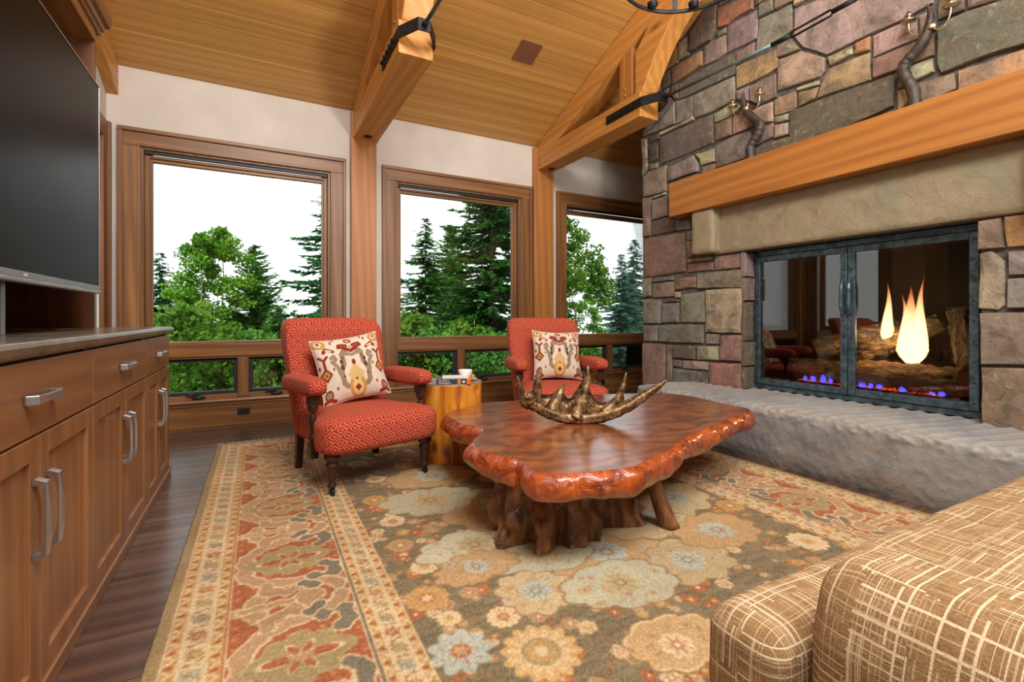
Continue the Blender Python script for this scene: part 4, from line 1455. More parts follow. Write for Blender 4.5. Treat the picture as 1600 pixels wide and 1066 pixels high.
def lobed(x, y, rx, ry, col, line, lobes=8, amp=.07, tw=0.0, star=0.0):
    w = win(x, y, max(rx, ry) * 1.3)
    if w is None:
        return
    sl, dx, dy = w
    q = np.hypot(dx / rx, dy / ry); th = np.arctan2(dy / ry, dx / rx) + tw
    d = (q - (1 + amp * np.abs(np.cos(th * lobes / 2)) + star * np.maximum(0, np.cos(th * 2)) ** 8)) * min(rx, ry)
    blend(sl, aa(d - .011), line)
    blend(sl, aa(d), col)
    blend(sl, (aa(np.abs(d + .022) - .002)) * .5, line)


def flower_in(x, y, r, c1, c2, n=8, tw=0.0):
    rosette(x, y, r, (c1, c1 * .93, c2, c1), n, tw, .3)


# scattered small florets and stems on the field
for i in range(1000):
    x, y = rg.uniform(.45, 2.4), rg.uniform(.6, 3.8)
    r = rg.choice([.012, .016, .022, .03])
    c0 = [CR, ORG, GOLD, PNK, RUST][rg.randint(5)]
    rosette(x, y, r, (c0, c0 * .95, RUST if rg.rand() < .6 else GOLD, CR), 6, rg.rand() * 6, .25)
for i in range(240):
    x, y = rg.uniform(.45, 2.4), rg.uniform(.6, 3.8)
    w = win(x, y, .12)
    if w:
        sl, dx, dy = w
        a = rg.rand() * 6.28; kx = rg.uniform(3, 9)
        u_ = dx * math.cos(a) + dy * math.sin(a); v_ = -dx * math.sin(a) + dy * math.cos(a)
        blend(sl, aa(np.abs(v_ - kx * u_ * u_) - .0025) * (np.abs(u_) < .09) * .75, ORG * .85)
for x, y, r, a, b in ((.55, 1.70, .075, GOLD, RUST), (.75, 1.47, .055, CR, RUST), (.61, 1.92, .055, CR, GOLD), (.57, 2.15, .055, TAN, RUST), (.60, 2.42, .06, CR, RUST), (.58, 2.75, .065, GOLD, RUST), (.66, 3.1, .06, CR, RUST), (.9, 3.3, .07, GOLD, RUST), (1.3, 3.5, .07, CR, GOLD), (1.7, 3.6, .07, CR, RUST), (.62, 3.5, .07, BLU, RUST), (1.5, 1.05, .05, CR, RUST), (2.25, 1.3, .08, CR, GOLD), (2.3, 1.75, .07, GOLD, RUST), (2.2, 2.2, .07, CR, RUST), (2.3, 2.7, .08, CR, GOLD), (2.2, 3.2, .08, TAN, RUST), (1.9, .9, .06, CR, RUST), (.58, 1.55, .04, CR, GOLD), (.70, 1.66, .035, PNK, RUST), (.68, 1.80, .03, PNK, RUST)):
    rosette(x, y, r, (a, a * .95, b, CR if a is not CR else GOLD), 12, rg.rand(), .16)
# large medallion group round the table: overlapping scalloped palmettes
def scallop(x, y, rx, ry, col, line, lobes=9, amp=.16, tw=0.0):
    w = win(x, y, max(rx, ry) * 1.4)
    if w is None:
        return
    sl, dx, dy = w
    q = np.hypot(dx / rx, dy / ry); th = np.arctan2(dy / ry, dx / rx) + tw
    edge_ = 1 + amp * (np.abs(np.cos(th * lobes / 2)) - .6) + .07 * np.sin(th * 2 + x * 9) + .05 * np.sin(th * 3 + y * 7)
    d_ = (q - edge_) * min(rx, ry)
    blend(sl, aa(d_ - .009) * .8, line)
    blend(sl, aa(d_), col)
    # faint scrolling stems inside
    for kx in range(4):
        a = kx * 1.57 + tw
        u_ = dx * math.cos(a) + dy * math.sin(a); v_ = -dx * math.sin(a) + dy * math.cos(a)
        blend(sl, aa(np.abs(v_ - .03 * np.sin(u_ * 26)) - .0026) * (d_ < -.015) * (u_ > 0) * .6, line)
        blend(sl, aa(np.abs(np.hypot(u_ - .09, v_ - .02) - .028) - .0024) * (d_ < -.01) * .5, OLV)


meds = [(.87, 2.0, .24, .16), (1.36, 1.66, .30, .19), (1.75, 1.86, .29, .24), (2.0, 2.5, .34, .32), (1.2, 2.35, .34, .28), (1.6, 2.75, .34, .24), (.86, 2.6, .25, .2), (1.0, 3.0, .26, .22), (1.62, 1.44, .22, .16), (1.08, 1.78, .25, .15), (.80, 1.82, .18, .11), (.93, 1.55, .155, .13), (1.25, 1.44, .24, .15), (1.98, 1.58, .22, .17), (2.1, 2.0, .24, .22), (1.5, 2.2, .4, .3)]
for n_, (x, y, rx, ry) in enumerate(meds):
    c = (PALE, TAN, np.array((196, 170, 124), np.float32))[n_ % 3]
    scallop(x, y, rx, ry, c * rg.uniform(.94, 1.06), BRN * 1.1, rg.randint(8, 12), rg.uniform(.12, .2), rg.rand() * 6)
    for j in range(12):
        a = rg.rand() * 6.28; q = rg.uniform(.3, .85)
        rosette(x + rx * q * math.cos(a), y + ry * q * math.sin(a), rg.uniform(.011, .022), (BLU * .9 if j % 2 else PNK, CR, RUST if j % 3 else OLV, OLV), 5, rg.rand(), .3)
    flower_in(x, y, min(rx, ry) * .42, BLU if n_ % 3 else OLV + 24, RUST if n_ % 3 == 1 else BRN, rg.randint(7, 11), rg.rand())
rosette(.776, 1.262, .112, (GOLD + 20, CR, TAN, OLV), 14, 0, .22)
rosette(.776, 1.262, .06, (OLV, GOLD, CR, CR), 18, 0, .1)
rosette(.556, 1.383, .085, (BLU, BLU, RUST, TAN), 9, .2, .35)
scallop(1.19, 1.10, .19, .112, CR * 1.02, BRN, 10, .14)
scallop(1.19, 1.10, .168, .094, TAN + 14, GOLD, 10, .14)
for j in range(9):
    a = j * .7
    rosette(1.19 + .105 * math.cos(a), 1.10 + .058 * math.sin(a), .017, (OLV, CR, RUST, ORG), 6, j, .3)
flower_in(1.17, 1.08, .05, CR, RUST)
lobed(2.15, 3.7, .25, .14, TAN, CR, 10, .06)

# borders, mirrored on the three edges in view
dl, dr, db, df = gx - RX0, RX1 - gx, RY1 - gy, gy - RY0 + 1.2
d = np.minimum(np.minimum(dl, dr), db)
horiz = (db <= np.minimum(dl, dr))
s = np.where(horiz, gx, gy)


def band(a, b, c):
    m = (d >= a) & (d < b)
    img[m] = c


def line(a, w=.006, c=CR):
    band(a - w / 2, a + w / 2, c)


band(0, .045, (150, 124, 84))
img[(d < .045)] += ((rg.rand(int((d < .045).sum())) - .5) * 16)[:, None]


def guard(a, b, base, zz):
    band(a, b, base)
    m = (d >= a) & (d < b)
    t = np.abs(((s / .035) % 1) - .5) * 2
    u_ = (d - a) / (b - a)
    z = m & (np.abs(u_ - (.2 + .6 * t)) < .16)
    img[z] = zz
    dots = m & (np.hypot((((s / .07) % 1) - .5) * .07, (d - (a + b) / 2)) < .011)
    img[dots] = RUST
    line(a, .007); line(b, .007)


def floral(a, b, base, per=.10):
    band(a, b, base)
    line(a); line(b)
    m = (d >= a + .006) & (d < b - .006)
    idx = np.floor(s / per).astype(int)
    ds = ((s / per) % 1 - .5) * per; dd = d - (a + b) / 2
    rad = np.hypot(ds, dd); th = np.arctan2(dd, ds)
    h_ = (b - a) * .40
    pet = m & (rad < h_ * (.55 + .45 * np.abs(np.cos(th * 3 + idx))))
    pal = [RUST, SLT + 20, OLV, ORG, BLU * .8, GOLD * .8]
    for kx in range(6):
        img[pet & (idx % 6 == kx)] = pal[kx]
    img[m & (np.abs(np.abs(np.cos(th * 3 + idx + 1.57)) * rad) < .0045) & (rad < h_)] = base
    img[m & (rad < h_ * .25)] = GOLD
    # leafy scroll between flowers
    vine = m & (np.abs(dd - h_ * .75 * np.sin(2 * math.pi * s / per)) < .003)
    img[vine] = OLV * .9
    ls = (((s + per / 2) / per) % 1 - .5) * per
    leaf = m & (np.hypot(ls * 1.4, dd - h_ * .5 * np.where(idx % 2 == 0, 1, -1)) < .009)
    img[leaf] = ORG * .9


guard(.048, .088, GOLD, CR)
floral(.088, .168, CR * .97)
guard(.168, .208, GOLD, CR)
band(.208, .62, RUST)
guard(.63, .662, GOLD, CR)
floral(.662, .728, CR * .97, .085)
guard(.728, .762, GOLD, CR)
line(.214, .008); line(.614, .008)

# main border: lobed cartouche, hexagonal frame, curling palmettes (period PER along the edge)
PER = .66
m = (d > .218) & (d < .61)
sc_ = np.where(horiz, s - .5, s - 1.59)
ds = ((sc_ / PER + .5) % 1 - .5) * PER
aS = np.abs(ds)


def seg_d(px, py, a, b):
    vx, vy = b[0] - a[0], b[1] - a[1]
    t = np.clip(((px - a[0]) * vx + (py - a[1]) * vy) / (vx * vx + vy * vy), 0, 1)
    return np.hypot(px - a[0] - t * vx, py - a[1] - t * vy)


def stroke(pts, w, col, ol=CR, vary=.25):
    D = None
    wob = .006 * np.sin(d * 90) * np.cos(s * 70)
    for a, b in zip(pts, pts[1:]):
        q = seg_d(d, aS, a, b)
        D = q if D is None else np.minimum(D, q)
    D = D + wob
    img[m & (D < w + .009)] = ol
    img[m & (D < w)] = col


dots = m & (np.hypot(((d / .052) % 1 - .5) * .052, ((s / .06) % 1 - .5) * .06) < .009)
img[dots] = np.array((206, 120, 76))
stroke([(.225, .335), (.275, .335), (.30, .27)], .026, TAN)
stroke([(.25, .325), (.40, .325), (.47, .325)], .010, TAN)
stroke([(.46, .31), (.49, .325)], .032, PNK)
stroke([(.255, .0), (.255, .085), (.32, .165), (.43, .20), (.53, .205)], .026, PNK)
stroke([(.33, .19), (.33, .235), (.40, .262), (.44, .24)], .022, PNK * .95)
stroke([(.50, .185), (.53, .235), (.575, .20), (.585, .13), (.55, .095)], .025, SLT)
stroke([(.535, .235), (.575, .27), (.58, .30)], .022, PNK * .97)
stroke([(.46, .225), (.50, .262)], .020, SLT)
th = np.arctan2(ds / .13, (d - .42) / .12)
q = np.hypot(ds / .125, (d - .42) / .125)
lob = q - (1 + .09 * np.cos(th * 8) + .25 * np.maximum(0, np.cos(th)) ** 10 + .25 * np.maximum(0, -np.cos(th)) ** 10)
img[m & (lob < 0)] = OLV
img[m & (np.abs(lob + .05) < .03)] = OLV * 1.12
q2 = np.hypot(ds / .05, (d - .42) / .085)
img[m & (q2 < 1 + .5 * np.cos(th * 6))] = CR
img[m & (q2 < .85 + .45 * np.cos(th * 6))] = RUST
img[m & (q2 < .45)] = PNK
band(.0, .006, (120, 100, 70))
# soften like worn pile, then slow colour drift of the dye lots
b_ = img.copy()
b_[1:-1, 1:-1] = (img[1:-1, 1:-1] * 4 + img[:-2, 1:-1] + img[2:, 1:-1] + img[1:-1, :-2] + img[1:-1, 2:]) / 8
img = b_
drift = np.kron(rg.rand(ny // 40 + 2, nx // 160 + 2), np.ones((40, 160)))[:ny, :nx, None].astype(np.float32)
img = img * (.95 + .09 * drift)
img = img * .76 + np.array((170, 150, 116), np.float32) * .24
grey_ = img.mean(-1, keepdims=True)
img = grey_ + (img - grey_) * .92
tone = rg.normal(0, 8, (ny, nx, 1)).astype(np.float32)
img = np.clip(img * .98 + tone, 4, 250) / 255.0
linimg = np.where(img <= .04045, img / 12.92, ((img + .055) / 1.055) ** 2.4)
zz = .012 + .0015 * np.sin(gx * 3) * np.cos(gy * 2.4)
edge = np.minimum(np.minimum(gx - RX0, RX1 - gx), np.minimum(RY1 - gy, gy - RY0))
zz = np.where(edge < .004, .001, zz)
me = bpy.data.meshes.new('rug')
me.vertices.add(nx * ny)
me.vertices.foreach_set('co', np.stack([gx - 1.4, gy - 2.5, zz], -1).astype(np.float32).ravel())
ii = (np.arange(ny - 1)[:, None] * nx + np.arange(nx - 1)[None, :]).ravel()
quads = np.stack([ii, ii + 1, ii + 1 + nx, ii + nx], -1).astype(np.int32)
nf = len(quads)
me.loops.add(nf * 4)
me.loops.foreach_set('vertex_index', quads.ravel())
me.polygons.add(nf)
me.polygons.foreach_set('loop_start', np.arange(0, nf * 4, 4, dtype=np.int32))
me.polygons.foreach_set('use_smooth', np.ones(nf, bool))
me.update(calc_edges=True)
at = me.color_attributes.new('print', 'FLOAT_COLOR', 'POINT')
at.data.foreach_set('color', np.concatenate([linimg, np.ones((ny, nx, 1))], -1).astype(np.float32).ravel())
me.materials.append(M['rug'])
rug = bpy.data.objects.new('rug', me)
rug.location = (1.4, 2.5, 0)
C.objects.link(rug)
tag(rug, 'large beige, rust and olive oriental rug covering the dark wood floor', 'rug')
fr = MB()
for i in range(560):
    x = RX0 + .004 + i * (RX1 - RX0 - .008) / 560
    dx, L = rnd.uniform(-.012, .012), rnd.uniform(.035, .062)
    fr.tube([(x, RY1 - .003, .008), (x + dx * .4, RY1 + L * .5, .007), (x + dx, RY1 + L, .004)], [.0036, .003, .002], 4)
fo_ = fr.build('fringe', M['fringe'], rug)
tag(fo_, kind='stuff')

# ------------------------------------------------------------------ red armchairs
def superq(c, h, e1, e2, nu=44, nv=26, warp=None):
    """superellipsoid grid; returns MB"""
    def pw(v, e):
        return math.copysign(abs(v) ** e, v)

    def fn(u, v):
        th_ = 2 * math.pi * u; ph = -math.pi / 2 + math.pi * v
        p = Vector((pw(math.cos(ph), e1) * pw(math.cos(th_), e2), pw(math.cos(ph), e1) * pw(math.sin(th_), e2), pw(math.sin(ph), e1)))
        q = Vector((c[0] + p.x * h[0], c[1] + p.y * h[1], c[2] + p.z * h[2]))
        return warp(q, p) if warp else q
    return MB().grid(fn, nu, nv, wrap_u=True)


def armchair(loc, rz, label):
    t = empty('armchair', loc, label, 'armchair', 'red armchairs by the windows', rz=rz)

    def seat_w(q, p):
        k_ = 1.0 if q.y < -.2 else max(.84, 1 - (q.y + .2) * 1.1)
        q.x *= k_
        q.z += .022 * (1 - p.x * p.x) * (1 - p.y * p.y) * max(0, p.z) + (.012 * p.y if p.z > 0 else 0) * -1
        q.y -= .02 * (1 - p.z * p.z) * (p.y < 0)
        return q
    superq((0, -.06, .35), (.392, .36, .108), .34, .30, 56, 28, seat_w).build('seat', M['key_fabric'], t, smooth=True, local=True, boxuv=1.0)

    def back_w(q, p):
        z = q.z
        lean = .26 * max(0, z - .38)
        roll = .035 * max(0, (z - .80) / .22) ** 2
        q.x *= .90 + .10 * min(1, max(0, (z - .3) / .55))
        q.y += lean + roll * (1 if p.y > 0 else .6)
        if z > .9:
            q.y -= .035 * math.sin((z - .9) / .13 * math.pi) * (p.y < 0) * .6
        return q
    superq((0, .30, .633), (.358, .075, .418), .22, .24, 56, 40, back_w).build('backrest', M['key_fabric'], t, smooth=True, local=True, boxuv=1.0)
    for sx_ in (-1, 1):
        def arm_w(q, p):
            q.z += .02 * (-q.y)
            q.x += sx_ * (-.012) * q.y
            return q
        a = superq((sx_ * .362, .02, .632), (.066, .295, .06), .62, .42, 30, 20, arm_w).build('arm', M['key_fabric'], t, smooth=True, local=True, boxuv=1.0)
        nb = MB()
        for i in range(24):
            y = -.25 + i * .0215
            for s2 in ((-1, 1) if True else ()):
                nb.lathe([(.005, -.001), (.004, .002), (.001, .0035)], (sx_ * .362 + s2 * .0, y, 0), 6)
                k0 = len(nb.v) - 18
                for j in range(k0, len(nb.v)):
                    p = nb.v[j]
                    nb.v[j] = (sx_ * .362 - sx_ * .012 * y + s2 * (.0555 + p[2]), p[1], .597 - .02 * y + (p[0] - sx_ * .362))
        o = nb.build('nail_trim', M['bronze_nail'], a, smooth=True, local=True)
        tag(o, kind='stuff')
        # turned arm support
        ps = MB()
        ps.prism([(-.034, 0), (-.034, .04), (-.024, .062), (.024, .062), (.034, .04), (.034, 0)], 0, .06, 'y')
        ps = MB()
        px, py = sx_ * .368, -.175
        ps.box(px - .032, px + .032, py - .032, py + .032, .528, .586)
        ps.lathe([(.014, .30), (.022, .318), (.026, .335), (.018, .352), (.014, .37), (.018, .41), (.024, .44), (.018, .465), (.014, .478), (.024, .49), (.030, .512), (.032, .53)], (px, py, 0), 16)
        ps.box(px - .024, px + .024, py - .03, py + .03, .21, .31)
        ps.build('arm_post', M['dark_wood'], t, local=True, bevel=.004)
        # front leg with caster
        lx, ly = sx_ * .312, -.325
        lg_ = MB().lathe([(.013, .05), (.016, .06), (.026, .066), (.027, .074), (.019, .082), (.020, .10), (.030, .15), (.032, .165), (.026, .175), (.038, .185), (.040, .197), (.030, .205), (.034, .215), (.046, .225), (.046, .245), (.040, .27)], (lx, ly, 0), 20)
        lo = lg_.build('leg', M['dark_wood'], t, smooth=True, local=True)
        cs = MB()
        cs.tube([(lx - .008, ly - .008, .0335), (lx + .008, ly - .008, .0335)], .021, 14)
        cs.box(lx - .012, lx - .009, ly - .014, ly + .008, .03, .062); cs.box(lx + .009, lx + .012, ly - .014, ly + .008, .03, .062)
        cs.lathe([(.012, .052), (.014, .06), (.013, .066)], (lx, ly, 0), 12)
        cs.build('caster', M['iron'], lo, local=True)
        bx, by = sx_ * .285, .31
        MB().add([(bx - .026, by - .02, .26), (bx + .026, by - .02, .26), (bx + .026, by + .03, .26), (bx - .026, by + .03, .26),
                  (bx - .021, by + .02, .012), (bx + .021, by + .02, .012), (bx + .021, by + .062, .012), (bx - .021, by + .062, .012)],
                 [(0, 1, 2, 3), (7, 6, 5, 4), (0, 4, 5, 1), (1, 5, 6, 2), (2, 6, 7, 3), (3, 7, 4, 0)]).build('leg', M['dark_wood'], t, local=True, bevel=.003)
    for sx_ in (-1, 1):
        for y0 in (-.05,):
            pass
    bt = MB()
    for bx in (-.13, .13):
        bt.lathe([(.014, 0), (.010, .006), (.002, .008)], (0, 0, 0), 10)
        k0 = len(bt.v) - 30
        for j in range(k0, len(bt.v)):
            p = bt.v[j]
            bt.v[j] = (bx + p[0], .325 - p[2] - .008, .86 + p[1])
    bt.build('back_button', M['red_side'], t, smooth=True, local=True)
    return t


CH1 = ((.60, 3.33, .0), .242)
CH2 = ((2.395, 3.66, .0), -.30)
armchair(*CH1, 'red patterned armchair with dark turned legs, the one in front of the first post')
armchair(*CH2, 'red patterned armchair behind the coffee table and antler, beside the chimney')


def pillow_paint(u, v):
    """ikat print on -1..1 square"""
    c = np.zeros(u.shape + (3,), np.float32)
    c[:] = (222, 208, 188)
    A = np.abs(u)

    def put(mask, col):
        c[mask] = col
    RD, GR, GD, DK = (140, 48, 30), (150, 130, 106), (198, 148, 76), (86, 62, 40)

    def sd(pts, w, col, uu=A):
        D = None
        for a, b in zip(pts, pts[1:]):
            q_ = seg_d(uu, v, a, b)
            D = q_ if D is None else np.minimum(D, q_)
        put(D < w, col)
    sd([(.16, .42), (.22, .52), (.30, .42), (.30, .1), (.42, -.15), (.40, -.5), (.3, -.62)], .075, GR)
    sd([(.62, .34), (.54, .40), (.50, .28), (.58, .2)], .055, GR)
    sd([(.62, .22), (.5, .05), (.46, -.2)], .06, GR)
    sd([(.02, .36), (.1, .40), (.17, .46)], .05, GR)
    put((np.hypot(A / .26, (v + .66) / .36) < 1) & (v > -.98), GD)
    put(np.hypot(A / .17, (v + .68) / .24) < 1, (222, 190, 130))
    put((A / .10 + np.abs(v + .7) / .12) < 1, RD)
    put((A / .26 + np.abs(v + .28) / .36 < 1) & (v > -.5), (212, 180, 120))
    put(A / .05 + np.abs(v + .42) / .05 < 1, RD)
    # crowning palmette
    sd([(.0, .62), (.14, .72), (.30, .74), (.34, .66), (.16, .62)], .045, RD)
    sd([(.0, .5), (.18, .60)], .06, RD)
    put(np.hypot(A / .12, (v - .86) / .09) < 1, RD)
    put(np.hypot(A / .07, (v - .86) / .05) < 1, (196, 150, 110))
    put(np.hypot(A / .07, (v - .64) / .07) < 1, (226, 210, 180))
    put(np.hypot(A / .03, (v - .64) / .03) < 1, DK)
    put(np.hypot(A / .055, (v - .12) / .10) < 1, RD)
    # side stars and corner blossoms
    s4 = (np.abs(A - .84) / .17 + np.abs(v + .14) / .22)
    put(s4 < 1.0, RD); put(s4 < .6, GD); put(s4 < .2, DK)
    sd([(.84, .06), (.84, .30), (.72, .42)], .032, RD); sd([(.84, .30), (.94, .42)], .032, RD)
    q_ = np.hypot((A - .84) / .12, (v + .74) / .16)
    put(q_ < 1.0, RD); put(q_ < .66, GR)
    sd([(.68, -.92), (.84, -.86), (1.0, -.92)], .05, RD)
    sd([(.52, .56), (.70, .66), (.78, .56)], .05, RD); sd([(.56, .58), (.70, .63)], .022, (226, 210, 180))
    q_ = np.hypot((A - .84) / .2, (v - .84) / .16)
    put((q_ < 1) & (q_ > .5), GD); put((np.abs(A - .84) / .06 + np.abs(v - .86) / .06) < 1, RD)
    for p in ((.5, .86), (.62, .0), (.6, -.6), (.42, .95), (.97, .1), (.3, .3), (.36, -.3)):
        put(np.hypot((A - p[0]) / .028, (v - p[1]) / .055) < 1, RD)
    for p in ((.36, .18), (.36, -.02), (.36, .02)):
        put(np.hypot((A - p[0]) / .05, (v - p[1]) / .075) < 1, DK)
    return c


def pillow(name, M4, label, size=.235, thick=.085):
    n = 121
    uu, vv_ = np.meshgrid(np.linspace(-1, 1, n), np.linspace(-1, 1, n))
    pin = 1 - .07 * (1 - vv_ ** 2) * 1.0
    pin2 = 1 - .09 * (1 - uu ** 2)
    X, Z = uu * size * pin, vv_ * size * pin2
    T = thick * (np.clip(1 - np.abs(uu) ** 2.6, 0, 1) ** .55) * (np.clip(1 - np.abs(vv_) ** 2.6, 0, 1) ** .55)
    T = T + .004 * np.sin(uu * 7 + vv_ * 4) * (T > .01)
    col = pillow_paint(uu, vv_) / 255.0
    col = np.where(col <= .04045, col / 12.92, ((col + .055) / 1.055) ** 2.4)
    V = np.concatenate([np.stack([X, -T, Z], -1).reshape(-1, 3), np.stack([X, T, Z], -1).reshape(-1, 3)])
    ii = (np.arange(n - 1)[:, None] * n + np.arange(n - 1)[None, :]).ravel()
    q1 = np.stack([ii, ii + 1, ii + 1 + n, ii + n], -1)
    q2 = q1[:, ::-1] + n * n
    me = bpy.data.meshes.new(name)
    me.from_pydata(V.tolist(), [], np.concatenate([q1, q2]).tolist())
    at = me.color_attributes.new('print', 'FLOAT_COLOR', 'POINT')
    cc = np.concatenate([col.reshape(-1, 3)] * 2)
    at.data.foreach_set('color', np.concatenate([cc, np.ones((len(cc), 1))], -1).astype(np.float32).ravel())
    me.polygons.foreach_set('use_smooth', [True] * len(me.polygons))
    me.materials.append(M['ikat'])
    o = bpy.data.objects.new(name, me)
    C.objects.link(o)
    o.matrix_world = M4
    tag(o, label, 'pillow', 'ikat pillows on the armchairs')
    pp = [(-size * (1 - .0) + 2 * size * i / 40, 0, 0) for i in range(41)]
    e = MB()
    loop = []
    for i in range(41):
        t = -1 + i / 20; loop.append((t * size * (1 - 0), 0, -size * (1 - .09 * (1 - t * t))))
    for i in range(41):
        t = -1 + i / 20; loop.append((size * (1 - .07 * (1 - t * t)), 0, t * size))
    for i in range(41):
        t = 1 - i / 20; loop.append((t * size, 0, size * (1 - .09 * (1 - t * t))))
    for i in range(41):
        t = 1 - i / 20; loop.append((-size * (1 - .07 * (1 - t * t)), 0, t * size))
    e.tube(loop, .0035, 5)
    e.build('piping', M['fringe'], o, local=True, smooth=True)
    return o


def on_chair(ch, lx, ly, lz, tilt, roll, yaw=0.0):
    return Matrix.Translation(ch[0]) @ Matrix.Rotation(ch[1], 4, 'Z') @ Matrix.Translation((lx, ly, lz)) @ Matrix.Rotation(yaw, 4, 'Z') @ Matrix.Rotation(-tilt, 4, 'X') @ Matrix.Rotation(roll, 4, 'Y')


pillow('throw_pillow', on_chair(CH1, .0, .135, .70, .33, -.14, -.12), 'cream ikat pillow leaning in the red armchair in front of the first post')
pillow('throw_pillow', on_chair(CH2, .06, .135, .70, .33, .05, .05), 'cream ikat pillow on the red armchair behind the antler')
# ------------------------------------------------------------------ log side table with book, paper, cup and pastry
LX, LY, LR, LH = 1.285, 3.385, .232, .575
t = empty('side_table', (LX, LY, 0), 'golden varnished log stump side table between the two armchairs', 'table')


def logside(u, v):
    a = 2 * math.pi * u
    z = .012 + (LH - .012) * v
    r = LR * (1 + .03 * noise.noise(Vector((math.cos(a) * 1.4, math.sin(a) * 1.4, z * 1.2))) + .012 * noise.noise(Vector((math.cos(a) * 9, math.sin(a) * 9, z * 2))))
    r += .02 * max(0, (.06 - z) / .06) * 0
    for ka, kz, kr in ((-1.75, .47, .05), (-1.0, .52, .035), (-1.25, .12, .05)):
        dd = math.hypot((a - 2 * math.pi - ka if a > math.pi else a - ka) * LR, z - kz)
        r -= .012 * math.exp(-(dd / kr) ** 2)
    if v > .985:
        r -= .006
    return (LX + r * math.cos(a), LY + r * math.sin(a), z)


MB().grid(logside, 96, 60, wrap_u=True).build('trunk', M['log_side'], t, smooth=True)
tp = MB()
rim = [logside(i / 96, .984) for i in range(96)]
tp.add([(LX, LY, LH + .001)] + [(LX + (p[0] - LX) * .985, LY + (p[1] - LY) * .985, LH) for p in rim] + rim, [(0, 1 + i, 1 + (i + 1) % 96) for i in range(96)] + [(1 + i, 97 + i, 97 + (i + 1) % 96, 1 + (i + 1) % 96) for i in range(96)])
tp.build('top', M['log_top'], t)

bk = empty('book', (1.228, 3.192, LH), 'thick dark hardback book with an orange spine band on the log table', 'book', rz=math.radians(-20))
MB().box(-.118, .118, 0, .16, .003, .035).build('pages', M['paper'], bk, local=True)
cv = MB()
cv.box(-.122, .122, -.004, .165, 0.0, .003); cv.box(-.122, .122, -.004, .165, .035, .038); cv.box(-.122, .122, -.004, .0, .003, .035)
cv.build('cover', plain('book_cover', (52, 60, 66), 0.45, var=.05), bk, local=True, bevel=.001)
MB().box(.092, .1225, -.0055, .166, -.0005, .0385).build('spine_band', plain('orange_band', (226, 110, 40), 0.5), bk, local=True)
MB().box(.028, .052, -.0055, -.003, .002, .036).build('spine_label', plain('tan_band', (196, 134, 70), 0.5), bk, local=True)
MB().lathe([(.008, 0), (.008, .002)], (0, 0, 0), 14)
em_ = MB().add([(.072 + .009 * math.cos(2 * math.pi * i / 14), -.0052, .018 + .009 * math.sin(2 * math.pi * i / 14)) for i in range(14)], [tuple(range(14))])
em_.build('spine_emblem', M['porcelain'], bk, local=True)


def lettering(txt, size, loc, parent, m, rot=(math.pi / 2, 0, 0), nm='lettering'):
    cu = bpy.data.curves.new(nm, 'FONT')
    cu.body = txt; cu.size = size; cu.align_x = 'LEFT'; cu.extrude = .0002
    o = bpy.data.objects.new(nm, cu)
    o.location = loc; o.rotation_euler = rot
    cu.materials.append(m)
    C.objects.link(o)
    bpy.context.view_layer.update()
    me_ = bpy.data.meshes.new_from_object(o.evaluated_get(bpy.context.evaluated_depsgraph_get()))
    bpy.data.objects.remove(o)
    o = bpy.data.objects.new(nm, me_)
    o.location = loc; o.rotation_euler = rot
    C.objects.link(o)
    o.parent = parent
    return o


lettering('To Kill a', .0215, (-.108, -.0045, .0205), bk, M['porcelain'])
lettering('Mockingbird', .0175, (-.108, -.0045, .0055), bk, M['porcelain'])
pa = MB().obox((1.272, 3.272, LH + .0425), (.088, -.032, 0), (.026, .07, 0), (0, 0, .004)).build('notepad', M['paper'], bevel=.001)
tag(pa, 'white notepad lying on top of the dark book', 'notepad')
CX_, CY_ = 1.392, 3.345
sa = MB().lathe([(.02, .0), (.035, .001), (.06, .007), (.078, .014), (.079, .017), (.06, .011), (.03, .005), (.001, .005)], (CX_, CY_, LH + .001), 32)
tag(sa.build('saucer', M['porcelain'], smooth=True), 'white saucer beneath the cup on the log table', 'saucer')
cu = empty('coffee_cup', (CX_ - .01, CY_, LH + .007), 'white porcelain cup standing on its saucer on the log table', 'cup')
MB().lathe([(.001, 0), (.024, 0), (.026, .004), (.036, .02), (.047, .045), (.054, .074), (.052, .075), (.044, .045), (.032, .02), (.02, .009), (.001, .008)], (CX_ - .01, CY_, LH + .007), 32, cap=False).build('bowl', M['porcelain'], cu, smooth=True)
MB().tube([(CX_ - .01 + .03, CY_ + .036, LH + .065), (CX_ + .03, CY_ + .062, LH + .062), (CX_ + .03, CY_ + .06, LH + .035), (CX_ - .01 + .022, CY_ + .026, LH + .03)], [.005, .005, .005, .005], 8).build('handle', M['porcelain'], cu, smooth=True)
pz = MB().tube([(CX_ + .035, CY_ - .025, LH + .022), (CX_ + .05, CY_ + .0, LH + .028), (CX_ + .055, CY_ + .025, LH + .03), (CX_ + .045, CY_ + .05, LH + .024)], [.008, .017, .017, .008], 14, jitter=.25)
tag(pz.build('pastry', M['pastry'], smooth=True), 'small golden brown pastry on the saucer edge behind the cup', 'pastry')

